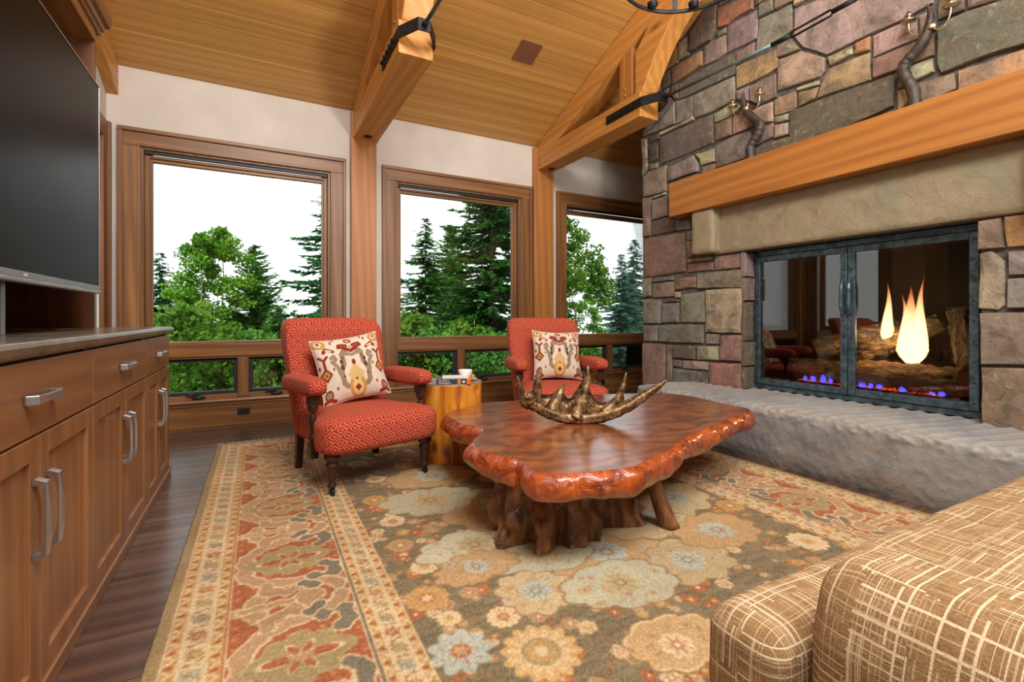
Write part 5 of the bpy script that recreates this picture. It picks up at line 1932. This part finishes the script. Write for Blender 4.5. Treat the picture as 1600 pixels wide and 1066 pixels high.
# ------------------------------------------------------------------ burl coffee table
OUT = [(1.131, 2.995), (1.223, 3.064), (1.343, 3.135), (1.439, 3.21), (1.553, 3.207), (1.675, 3.18), (1.867, 3.179), (2.079, 3.193), (2.324, 3.151), (2.654, 3.045), (2.941, 2.928), (3.045, 2.767), (3.065, 2.624), (3.036, 2.505), (3.003, 2.303), (3.009, 2.195), (2.986, 2.124), (2.903, 2.073), (2.79, 2.035), (2.56, 1.964), (2.436, 1.91), (2.272, 1.875), (2.077, 1.818), (1.892, 1.732), (1.711, 1.639), (1.581, 1.598), (1.489, 1.565), (1.4, 1.53), (1.318, 1.538), (1.246, 1.553), (1.173, 1.563), (1.077, 1.595), (1.008, 1.668), (1.019, 1.752), (1.031, 1.843), (1.001, 1.882), (0.967, 1.954), (0.936, 2.064), (0.941, 2.17), (0.989, 2.268), (1.083, 2.374), (1.123, 2.476), (1.098, 2.563), (1.06, 2.656), (1.069, 2.778), (1.074, 2.899)]
TZ = .43
OUT = [(x * .984, y * .984) for x, y in OUT]
# resample with Catmull-Rom
ring_ = []
n = len(OUT)
for i in range(n):
    p = [Vector((*OUT[(i + k_) % n], 0)) for k_ in (-1, 0, 1, 2)]
    for s_ in range(8):
        u = s_ / 8
        ring_.append(.5 * (2 * p[1] + (p[2] - p[0]) * u + (2 * p[0] - 5 * p[1] + 4 * p[2] - p[3]) * u * u + (3 * p[1] - p[0] - 3 * p[2] + p[3]) * u ** 3))
NR = len(ring_)
nrm = []
for i in range(NR):
    d_ = (ring_[(i + 3) % NR] - ring_[i - 3]).normalized()
    nn_ = Vector((d_.y, -d_.x, 0))
    nrm.append(nn_)
ar = sum(ring_[i].x * ring_[(i + 1) % NR].y - ring_[(i + 1) % NR].x * ring_[i].y for i in range(NR))
if ar < 0:
    nrm = [-q for q in nrm]
ct = empty('coffee_table', (1.95, 2.3, 0), 'burl slab coffee table with a live edge on a gnarled root base', 'table')
e = MB()
prof = [(0, 0), (.006, -.003), (.022, -.014), (.034, -.034), (.040, -.06), (.034, -.086), (.014, -.108), (-.02, -.122), (-.07, -.128)]
vs, fs = [], []
for j, (o_, z_) in enumerate(prof):
    for i in range(NR):
        p = ring_[i] + nrm[i] * o_
        if j:
            q = Vector((ring_[i].x * 11, ring_[i].y * 11, z_ * 13))
            a_ = noise.noise(q) * .018 + noise.noise(q * 2.7) * .009
            p += nrm[i] * a_ * min(1, j / 2)
            zz_ = z_ * (1 + .25 * noise.noise(Vector((ring_[i].x * 4, ring_[i].y * 4, 7))))
        else:
            zz_ = z_
        vs.append((p.x, p.y, TZ + zz_))
for j in range(len(prof) - 1):
    for i in range(NR):
        k_ = (i + 1) % NR
        fs.append((j * NR + i, j * NR + k_, (j + 1) * NR + k_, (j + 1) * NR + i))
fs.append(tuple(range((len(prof) - 1) * NR, len(prof) * NR)))
e.add(vs, fs).build('live_edge', M['slab_edge'], ct, smooth=True)
MB().add([(p.x, p.y, TZ + .0006) for p in ring_], [tuple(range(NR))]).build('slab_top', M['slab_top'], ct)

# root base
BX, BY = 1.33, 2.02
FL = [(-2.85, .15, .26), (-2.2, .10, .24), (-1.7, .10, .20), (-1.35, .06, .16), (-.62, .24, .24), (-.15, .24, .26), (.8, .12, .4), (1.7, .12, .4), (2.6, .13, .4)]


def root(u, v):
    a = -math.pi + 2 * math.pi * u
    z = .013 + (.325 - .013) * v
    r = .245
    low = (1 - v) ** 1.5
    for c_, am, w_ in FL:
        dd = (a - c_ + math.pi) % (2 * math.pi) - math.pi
        r += am * math.exp(-(dd / w_) ** 2) * (.25 + .75 * low)
    # hollow under the arch between two roots
    dd = (a + .98 + math.pi) % (2 * math.pi) - math.pi
    r -= .15 * math.exp(-(dd / .16) ** 2) * max(0, 1 - v * 3.2)
    # knobbly shoulder on the left
    dd = (a + 2.55 + math.pi) % (2 * math.pi) - math.pi
    r += .06 * math.exp(-(dd / .35) ** 2) * math.exp(-((v - .45) / .22) ** 2)
    q = Vector((math.cos(a) * 3.2, math.sin(a) * 3.2, z * 5))
    r += .06 * noise.noise(q) + .035 * noise.noise(q * 2.4 + Vector((2, 1, 5))) * (1.2 - v * .5) + .013 * noise.noise(Vector((a * 11, z * 7, 3))) - .03 * max(0, noise.noise(q * 1.7 + Vector((9, 9, 9)))) * 1.6
    r *= 1 + .012 * math.sin(a * 13 + z * 9)
    return (BX + r * 1.06 * math.cos(a), BY + r * .86 * math.sin(a), z)


MB().grid(root, 200, 46, wrap_u=True).build('root_base', M['root'], ct, smooth=True)


def plank_leg(foot, top, w, d_, seed):
    b = MB()
    f_, t_ = Vector(foot), Vector(top)
    vs, fs = [], []
    N_ = 12
    for j in range(N_ + 1):
        u = j / N_
        c_ = f_.lerp(t_, u)
        s_ = 1.15 - .35 * math.sin(u * 2.2)
        for kx in range(12):
            a = 2 * math.pi * kx / 12
            rr = (1 + .12 * noise.noise(Vector((math.cos(a) * 2, math.sin(a) * 2, u * 2 + seed))))
            px = math.copysign(abs(math.cos(a)) ** .6, math.cos(a)) * w * s_ * rr
            py = math.copysign(abs(math.sin(a)) ** .6, math.sin(a)) * d_ * s_ * rr
            vs.append((c_.x + px, c_.y + py, c_.z))
    for j in range(N_):
        for kx in range(12):
            q = (kx + 1) % 12
            fs.append((j * 12 + kx, j * 12 + q, (j + 1) * 12 + q, (j + 1) * 12 + kx))
    fs += [tuple(range(12))[::-1], tuple(range(N_ * 12, N_ * 12 + 12))]
    return b.add(vs, fs)


plank_leg((1.80, 1.715, .013), (1.715, 1.78, .32), .042, .040, 2).build('leg', M['root'], ct, smooth=True)
plank_leg((2.52, 2.46, .013), (2.50, 2.42, .32), .042, .045, 5).build('leg', M['root'], ct, smooth=True)

# ------------------------------------------------------------------ antler sculpture
def asc(p):
    return Vector((p[0] * .984, p[1] * .984, 1.05 - (1.05 - p[2]) * .984))


beam = [asc(p) for p in [(1.397, 2.463, .575), (1.417, 2.452, .55), (1.458, 2.43, .527), (1.517, 2.398, .487), (1.594, 2.357, .458), (1.689, 2.307, .447), (1.777, 2.26, .456), (1.86, 2.216, .483), (1.942, 2.172, .525), (2.031, 2.125, .589), (2.101, 2.087, .641), (2.152, 2.06, .684)]]
at_ = empty('antler_sculpture', (1.66, 2.28, TZ), 'bronze shed antler with upright tines lying on the burl coffee table', 'sculpture')
bv = Vector((.47, .88, 0))      # away from the camera: the palm bends this way


def crs(P, k_=6):
    out = []
    for i in range(len(P) - 1):
        a, b_, c_, d_ = P[max(i - 1, 0)], P[i], P[i + 1], P[min(i + 2, len(P) - 1)]
        for s_ in range(k_):
            u = s_ / k_
            out.append(.5 * (2 * b_ + (c_ - a) * u + (2 * a - 5 * b_ + 4 * c_ - d_) * u * u + (3 * b_ - a - 3 * c_ + d_) * u ** 3))
    out.append(P[-1])
    return out


def taper(pts, radii, n=14, jit=.18):
    sm = crs(pts)
    N_ = len(sm)
    rr = [np.interp(i / (N_ - 1), np.linspace(0, 1, len(radii)), radii) for i in range(N_)]
    return MB().tube(sm, rr, n, jitter=jit)


taper(beam, [.038, .037, .036, .034, .032, .033, .036, .037, .034, .028, .018, .005]).build('beam', M['antler'], at_, smooth=True)
bu = MB()
bc = beam[0] + Vector((.02, -.01, -.012))
bu.grid(lambda u, v: tuple(bc + Vector((math.cos(2 * math.pi * u) * math.sin(math.pi * v), math.sin(2 * math.pi * u) * math.sin(math.pi * v), math.cos(math.pi * v))) * (.052 + .014 * noise.noise(Vector((u * 9, v * 9, 1))) + .008 * noise.noise(Vector((u * 25, v * 22, 4))))), 40, 24)
bu.build('burr', M['antler'], at_, smooth=True)
TINES = [([(1.400, 2.470, .55), (1.388, 2.478, .60), (1.374, 2.484, .655), (1.36, 2.488, .705)], 0.0, [.024, .02, .014, .003]),
         ([(1.462, 2.43, .50), (1.460, 2.43, .58), (1.463, 2.425, .65), (1.474, 2.42, .71), (1.484, 2.416, .757)], .0, [.036, .030, .024, .016, .003]),
         ([(1.535, 2.385, .47), (1.560, 2.375, .54), (1.585, 2.362, .595), (1.604, 2.352, .625), (1.621, 2.343, .648)], .07, [.05, .036, .024, .014, .003]),
         ([(1.668, 2.315, .45), (1.692, 2.303, .52), (1.716, 2.291, .59), (1.732, 2.284, .66), (1.738, 2.281, .71), (1.740, 2.279, .763)], .06, [.06, .046, .03, .021, .014, .003]),
         ([(1.82, 2.235, .475), (1.868, 2.212, .53), (1.902, 2.194, .58), (1.922, 2.183, .64), (1.939, 2.173, .72)], .03, [.04, .03, .022, .015, .003])]
for pts, back, rad in TINES:
    P = []
    for i, p in enumerate(pts):
        u = i / (len(pts) - 1)
        P.append(asc(p) + bv * back * (.35 + .65 * u))
    taper(P, rad).build('tine', M['antler'], at_, smooth=True)
# cupped palm joining the tines
pm_ = MB()
low = crs([beam[2], beam[3], beam[4], beam[5], beam[6], beam[7], beam[8]], 8)
top_ = [asc(p) for p in [(1.462, 2.428, .66), (1.485, 2.416, .592), (1.52, 2.397, .578), (1.563, 2.374, .592), (1.598, 2.356, .62), (1.612, 2.348, .585), (1.640, 2.333, .555), (1.672, 2.316, .595), (1.70, 2.30, .645), (1.735, 2.282, .68), (1.755, 2.272, .60), (1.785, 2.256, .545), (1.825, 2.235, .53), (1.875, 2.208, .555), (1.905, 2.19, .60), (1.93, 2.178, .615), (1.938, 2.174, .55)]]
top_ = crs(top_, 4)


def palm(side):
    def fn(u, v):
        a = low[min(len(low) - 1, int(u * (len(low) - 1)))]
        k_ = u * (len(top_) - 1); i0 = min(int(k_), len(top_) - 2)
        b_ = top_[i0].lerp(top_[i0 + 1], k_ - i0)
        p = a.lerp(b_, v)
        bend = .075 * math.sin(math.pi * v * .75) + .02 * v
        th_ = .012 * (1 - v) ** .5 + .001
        return tuple(p + bv * (bend + side * th_) + Vector((0, 0, .004 * noise.noise(p * 30))))
    return fn


pm_.grid(palm(1), 70, 12); pm_.grid(palm(-1), 70, 12)
pm_.build('palm', M['antler'], at_, smooth=True)

# ------------------------------------------------------------------ sofa corner in the foreground
sf = empty('sofa', (2.0, .2, 0), 'beige plaid chenille sofa in the foreground with a low arm', 'sofa')


def softbox(x0, x1, y0, y1, z0, z1, rnd_, crown=0.0, n=26, warp=None):
    b = MB()
    bm = bmesh.new()
    bmesh.ops.create_cube(bm, size=2)
    bmesh.ops.subdivide_edges(bm, edges=bm.edges, cuts=n, use_grid_fill=True)
    hx, hy, hz = (x1 - x0) / 2, (y1 - y0) / 2, (z1 - z0) / 2
    vs = []
    for v in bm.verts:
        p = v.co
        q = Vector((p.x * hx, p.y * hy, p.z * hz))
        inner = Vector((max(-hx + rnd_, min(hx - rnd_, q.x)), max(-hy + rnd_, min(hy - rnd_, q.y)), max(-hz + rnd_, min(hz - rnd_, q.z))))
        d_ = q - inner
        if d_.length > 1e-6:
            # map the cube shell corner region onto a sphere
            m_ = max(abs(d_.x), abs(d_.y), abs(d_.z))
            q = inner + d_.normalized() * m_
        q.z += crown * (1 - p.x * p.x) * (1 - p.y * p.y) * max(0, p.z)
        q += Vector(((x0 + x1) / 2, (y0 + y1) / 2, (z0 + z1) / 2))
        vs.append(warp(q, p) if warp else q)
    bm.verts.index_update()
    fs = [[w.index for w in f.verts] for f in bm.faces]
    bm.free()
    return b.add(vs, fs)


def wr(q, p):
    q.z += .006 * noise.noise(q * 6) + .003 * noise.noise(q * 15)
    q.x += .006 * noise.noise(q * 5 + Vector((3, 3, 3)))
    return q


def tcush(q, p):
    q = wr(q, p)
    return q


softbox(1.03, 2.95, -.15, .675, .29, .478, .055, .012, 34, tcush).build('seat_cushion', M['plaid'], sf, smooth=True)
softbox(.79, 1.14, .505, .672, .285, .474, .045, .012, 26, wr).build('cushion_ear', M['plaid'], sf, smooth=True)


def armw(q, p):
    q = wr(q, p)
    q.x += .018 * math.sin(max(0, min(1, (q.z - .1) / .5)) * math.pi) * (-1 if p.x < 0 else 0)
    if q.z > .5:
        q.x += (q.z - .5) * .25
    return q


softbox(.86, 1.075, -.62, .505, .07, .615, .06, .012, 34, armw).build('arm', M['plaid'], sf, smooth=True)
softbox(2.95, 3.16, -.62, .505, .07, .615, .06, .012, 20, wr).build('arm', M['plaid'], sf, smooth=True)
softbox(1.0, 3.0, -.72, -.42, .07, .84, .08, .02, 26, wr).build('back', M['plaid'], sf, smooth=True)
softbox(.90, 3.12, -.6, .60, .07, .30, .03, 0, 20).build('base', M['plaid'], sf, smooth=True)
for lx in (.95, 3.05):
    for ly in (-.6, .5):
        MB().lathe([(.022, .001), (.03, .075)], (lx, ly, .0), 12).build('leg', M['dark_wood'], sf, smooth=True)
wl_ = MB()
wl_.tube([(.795, .665, .470), (.79, .60, .468), (.79, .525, .466)], .006, 8)
wl_.tube([(.80, .668, .471), (1.1, .674, .474), (2.9, .674, .474)], .006, 8)

# ------------------------------------------------------------------ outdoors
gd = MB().grid(lambda u, v: (-40 + 110 * u, 5.75 + 70 * v ** 1.5, -.7 - .9 * min(1, v * 3) - .06 * (70 * v ** 1.5) + .3 * noise.noise(Vector((u * 20, v * 12, 0)))), 60, 40)
tag(gd.build('ground', M['meadow'], smooth=True), kind='structure')


def gz(y):
    v = max(0, (y - 5.75) / 70) ** (1 / 1.5)
    return -.7 - .9 * min(1, v * 3) - .06 * (y - 5.75)


def tris_mesh(name, V, m):
    me = bpy.data.meshes.new(name)
    nv_ = len(V)
    me.vertices.add(nv_)
    me.vertices.foreach_set('co', V.astype(np.float32).ravel())
    nf_ = nv_ // 3
    me.loops.add(nv_); me.loops.foreach_set('vertex_index', np.arange(nv_, dtype=np.int32))
    me.polygons.add(nf_); me.polygons.foreach_set('loop_start', np.arange(0, nv_, 3, dtype=np.int32))
    me.update(calc_edges=True)
    me.materials.append(m)
    return me


def conifer(seed, H, R, m, dens=1.0, droop=.25, spray=.34, gap=.34, p=.85, base=.04):
    """conifer: limbs at irregular heights, each carrying many narrow drooping sprays"""
    g = np.random.RandomState(seed)
    out = []
    nlimb = int(330 * dens)
    for b_ in range(nlimb):
        t = 1 - g.rand() ** 1.25 * (1 - base) - base
        t = max(.015, 1 - base - (1 - base) * (b_ + g.rand()) / nlimb) if b_ % 3 else max(.015, t)
        z = H * (1 - t)
        az = g.rand() * 6.283
        L = R * t ** p * g.uniform(.5, 1.1) + .10
        ns = max(4, int(L / .10))
        for i in range(ns):
            f_ = (i + g.rand()) / ns
            rr = L * f_
            h = z - droop * L * f_ ** 1.2 + .16 * L * f_ ** 3
            c_ = np.array([math.cos(az) * rr, math.sin(az) * rr, h])
            for s_ in (-1, 1, 1 if g.rand() < .5 else -1):
                a2 = az + s_ * g.uniform(.15, 1.2)
                ln = spray * (1.2 - .5 * f_) * g.uniform(.6, 1.25) * (.4 + .6 * min(1, L / 1.2))
                w_ = ln * g.uniform(.28, .5)
                dv = np.array([math.cos(a2), math.sin(a2), g.uniform(-.55, .2) + (.35 if droop < 0 else 0)]); dv /= np.linalg.norm(dv)
                sd_ = np.array([-dv[1], dv[0], g.uniform(-.9, .9)])
                e_ = c_ + dv * ln
                out += [c_ - sd_ * w_ * .5, c_ + sd_ * w_ * .5, e_]
    return tris_mesh('foliage', np.array(out), m)


def broadleaf(seed, H, R, m, n=9000, leaf=.13, z0=.25, holes=.5):
    g = np.random.RandomState(seed)
    cl_ = []
    for i in range(46):
        f_ = g.rand() ** .8
        z = H * (z0 + (1 - z0) * f_)
        w_ = R * (math.sin(math.pi * min(.98, .12 + .86 * f_)) ** .7)
        a = g.rand() * 6.283; rr = w_ * g.rand() ** .5
        cl_.append((rr * math.cos(a), rr * math.sin(a), z, g.uniform(.22, .5) * R * (.6 + .4 * (1 - f_))))
    P = np.array(cl_)
    idx = g.randint(0, len(P), n)
    d_ = g.normal(0, 1, (n, 3)); d_ /= np.linalg.norm(d_, axis=1)[:, None]
    c_ = P[idx, :3] + d_ * (P[idx, 3] * g.rand(n) ** .5)[:, None] * np.array([1, 1, .8])
    a = g.normal(0, 1, (n, 3)); a /= np.linalg.norm(a, axis=1)[:, None]
    b_ = np.cross(a, g.normal(0, 1, (n, 3))); b_ /= np.linalg.norm(b_, axis=1)[:, None]
    s_ = (leaf * g.uniform(.6, 1.2, n))[:, None]
    V = np.stack([c_ - a * s_ * .5, c_ + b_ * s_ * .38, c_ + a * s_ * .5, c_ - a * s_ * .5, c_ + a * s_ * .5, c_ - b_ * s_ * .38], 1).reshape(-1, 3)
    return tris_mesh('foliage', V, m)


def trunk_mb(H, r, lean=0, seed=0):
    pts = [(lean * (i / 10) ** 2 + .04 * noise.noise(Vector((i * .7, seed, 0))), .04 * noise.noise(Vector((i * .7, seed, 5))), H * i / 10) for i in range(11)]
    return MB().tube(pts, [r * (1 - .93 * i / 10) for i in range(11)], 8)


def tree(kind, ratio, Y, vtop, fol, m_bark, label, cat_group='trees beyond the windows', r=.12, lean=0, rot=0, H=None, name=None, seed=0):
    X = Y * ratio
    D_ = X * .4704 + Y * .8825
    zb = gz(Y) - .05
    zt = 1.05 + (497 - vtop) * D_ / 741
    h = zt - zb
    o = empty(name or kind, (X, Y, zb), label, 'tree', cat_group, rz=rot)
    me_, H0 = fol
    f_ = bpy.data.objects.new('foliage', me_)
    s_ = h / H0
    f_.scale = (s_, s_, s_)
    C.objects.link(f_); f_.parent = o
    f_['kind'] = 'stuff'
    trunk_mb(h * .97, r * s_, lean, seed).build('trunk', m_bark, o, smooth=True, local=True)
    return o


spruceA = (conifer(1, 10, 3.7, M['spruce'], 1.0, .30), 10)
spruceB = (conifer(2, 10, 3.6, M['fir_dark'], 1.15, .22), 10)
pineA = (conifer(3, 8, 2.7, M['pine'], 1.1, -.25, .4, .36, .75), 8)
blueA = (conifer(4, 9, 3.3, M['blue_spruce'], .95, .28, .36, .36), 9)
firBig = (conifer(5, 14, 5.0, M['fir_dark'], 1.15, .18, .5, .42, .7), 14)
firEdge = (conifer(9, 12, 3.6, M['spruce'], .85, .26, .42, .5, .85), 12)
aspA = (broadleaf(6, 9, 1.5, M['aspen'], 9000, .15, .28), 9)
aspB = (broadleaf(7, 9, 1.7, M['aspen'], 11000, .15, .2), 9)
leafC = (broadleaf(8, 9, 2.2, M['bush'], 12000, .17, .1), 9)
bushM = (broadleaf(12, 2.0, 1.5, M['bush'], 4200, .13, .0), 2.0)
bushD = (broadleaf(13, 2.0, 1.5, M['pine'], 4200, .12, .0), 2.0)
T = tree
T('spruce_tree', -.150, 21, 392, spruceA, M['bark'], 'dark spruce at the left edge of the first window')
T('aspen_tree', -.090, 16.5, 366, aspA, M['aspen_bark'], 'slender green aspen with a pale trunk in the first window, left of its twin', r=.10)
T('aspen_tree', -.058, 17.5, 360, aspB, M['aspen_bark'], 'fuller green aspen in the first window, right of the pale trunked one', r=.09, rot=1.0)
T('pine_tree', -.006, 18.5, 383, pineA, M['bark'], 'pointed green pine right of the aspens in the first window')
T('pine_tree', .033, 15.5, 476, pineA, M['bark'], 'short bushy pine just above the left armchair back', rot=2, r=.08)
T('fir_tree', .158, 12.5, 170, firEdge, M['bark'], 'tall fir reaching in from the right edge of the first window', rot=.5)
T('fir_tree', .320, 17, 338, spruceB, M['bark'], 'pointed dark fir standing left in the middle window')
T('pine_tree', .376, 18, 358, pineA, M['bark'], 'narrow pine beside the big fir in the middle window', rot=4)
T('fir_tree', .478, 13.5, 215, firBig, M['bark'], 'huge dark fir filling the right half of the middle window', r=.2)
T('fir_tree', .40, 15.5, 420, spruceB, M['bark'], 'low fir in front of the others in the middle window', rot=2.2)
T('birch_tree', .655, 13.5, 318, leafC, M['bark'], 'bright green leafy tree at the left of the chimney side window', rot=.8)
T('birch_tree', .735, 15.0, 425, aspB, M['bark'], 'smaller yellow green leafy tree with a thin leaning trunk in the chimney side window', rot=2.8, lean=.5)
T('spruce_tree', .872, 19, 395, blueA, M['bark'], 'blue green spruce at the right of the chimney side window')
T('spruce_tree', .915, 20.5, 372, blueA, M['bark'], 'sparser taller spruce behind the blue green one by the chimney', rot=1.7)
T('spruce_tree', 1.00, 19, 455, spruceA, M['bark'], 'low spruce closest to the chimney in the right window')
T('spruce_tree', -.24, 20, 430, spruceB, M['bark'], 'spruce seen past the cabinet at the far left of the first window', rot=3)
BL = ['leafy bush below the dark spruce at the left edge of the first window', 'leafy bush around the pale aspen trunk in the first window', 'dark bush below the fuller aspen in the first window', 'bright bush below the pointed pine in the first window',
      'dark bush just above the left armchair, below the reaching fir', 'bright bush at the left edge of the middle window', 'dark bush below the pointed fir in the middle window', 'bright bush below the narrow pine in the middle window',
      'dark bush below the huge fir in the middle window', 'bright bush at the right edge of the middle window', 'bright bush below the leafy tree at the left of the chimney side window', 'bright bush at the foot of the thin leaning trunk in the chimney side window',
      'low bright bush left of the blue green spruce by the chimney', 'low dark bush at the foot of the blue green spruce by the chimney', 'low dark bush closest to the chimney in the right window']
for i, (rt, Y, vt, fol) in enumerate(((-.13, 13, 470, bushM), (-.075, 12, 505, bushM), (-.02, 13, 510, bushD), (.03, 12, 520, bushM), (.09, 13.5, 512, bushD), (.28, 11.5, 482, bushM), (.34, 11, 505, bushD), (.41, 11.5, 492, bushM), (.47, 10.5, 512, bushD), (.54, 11.5, 500, bushM), (.66, 10.5, 505, bushM), (.74, 11, 522, bushM), (.82, 12.5, 545, bushM), (.93, 13, 550, bushD), (1.03, 14, 535, bushD))):
    X = Y * rt
    D_ = X * .4704 + Y * .8825
    h = 1.05 + (497 - (vt + 20)) * D_ / 741 - gz(Y)
    o = bpy.data.objects.new('bush', fol[0])
    o.location = (X, Y, gz(Y)); s_ = h / 2.0; o.scale = (s_ * .9, s_ * .9, s_); o.rotation_euler = (0, 0, i * 1.3)
    C.objects.link(o)
    tag(o, BL[i], 'bush', 'bushes below the trees')
    del h
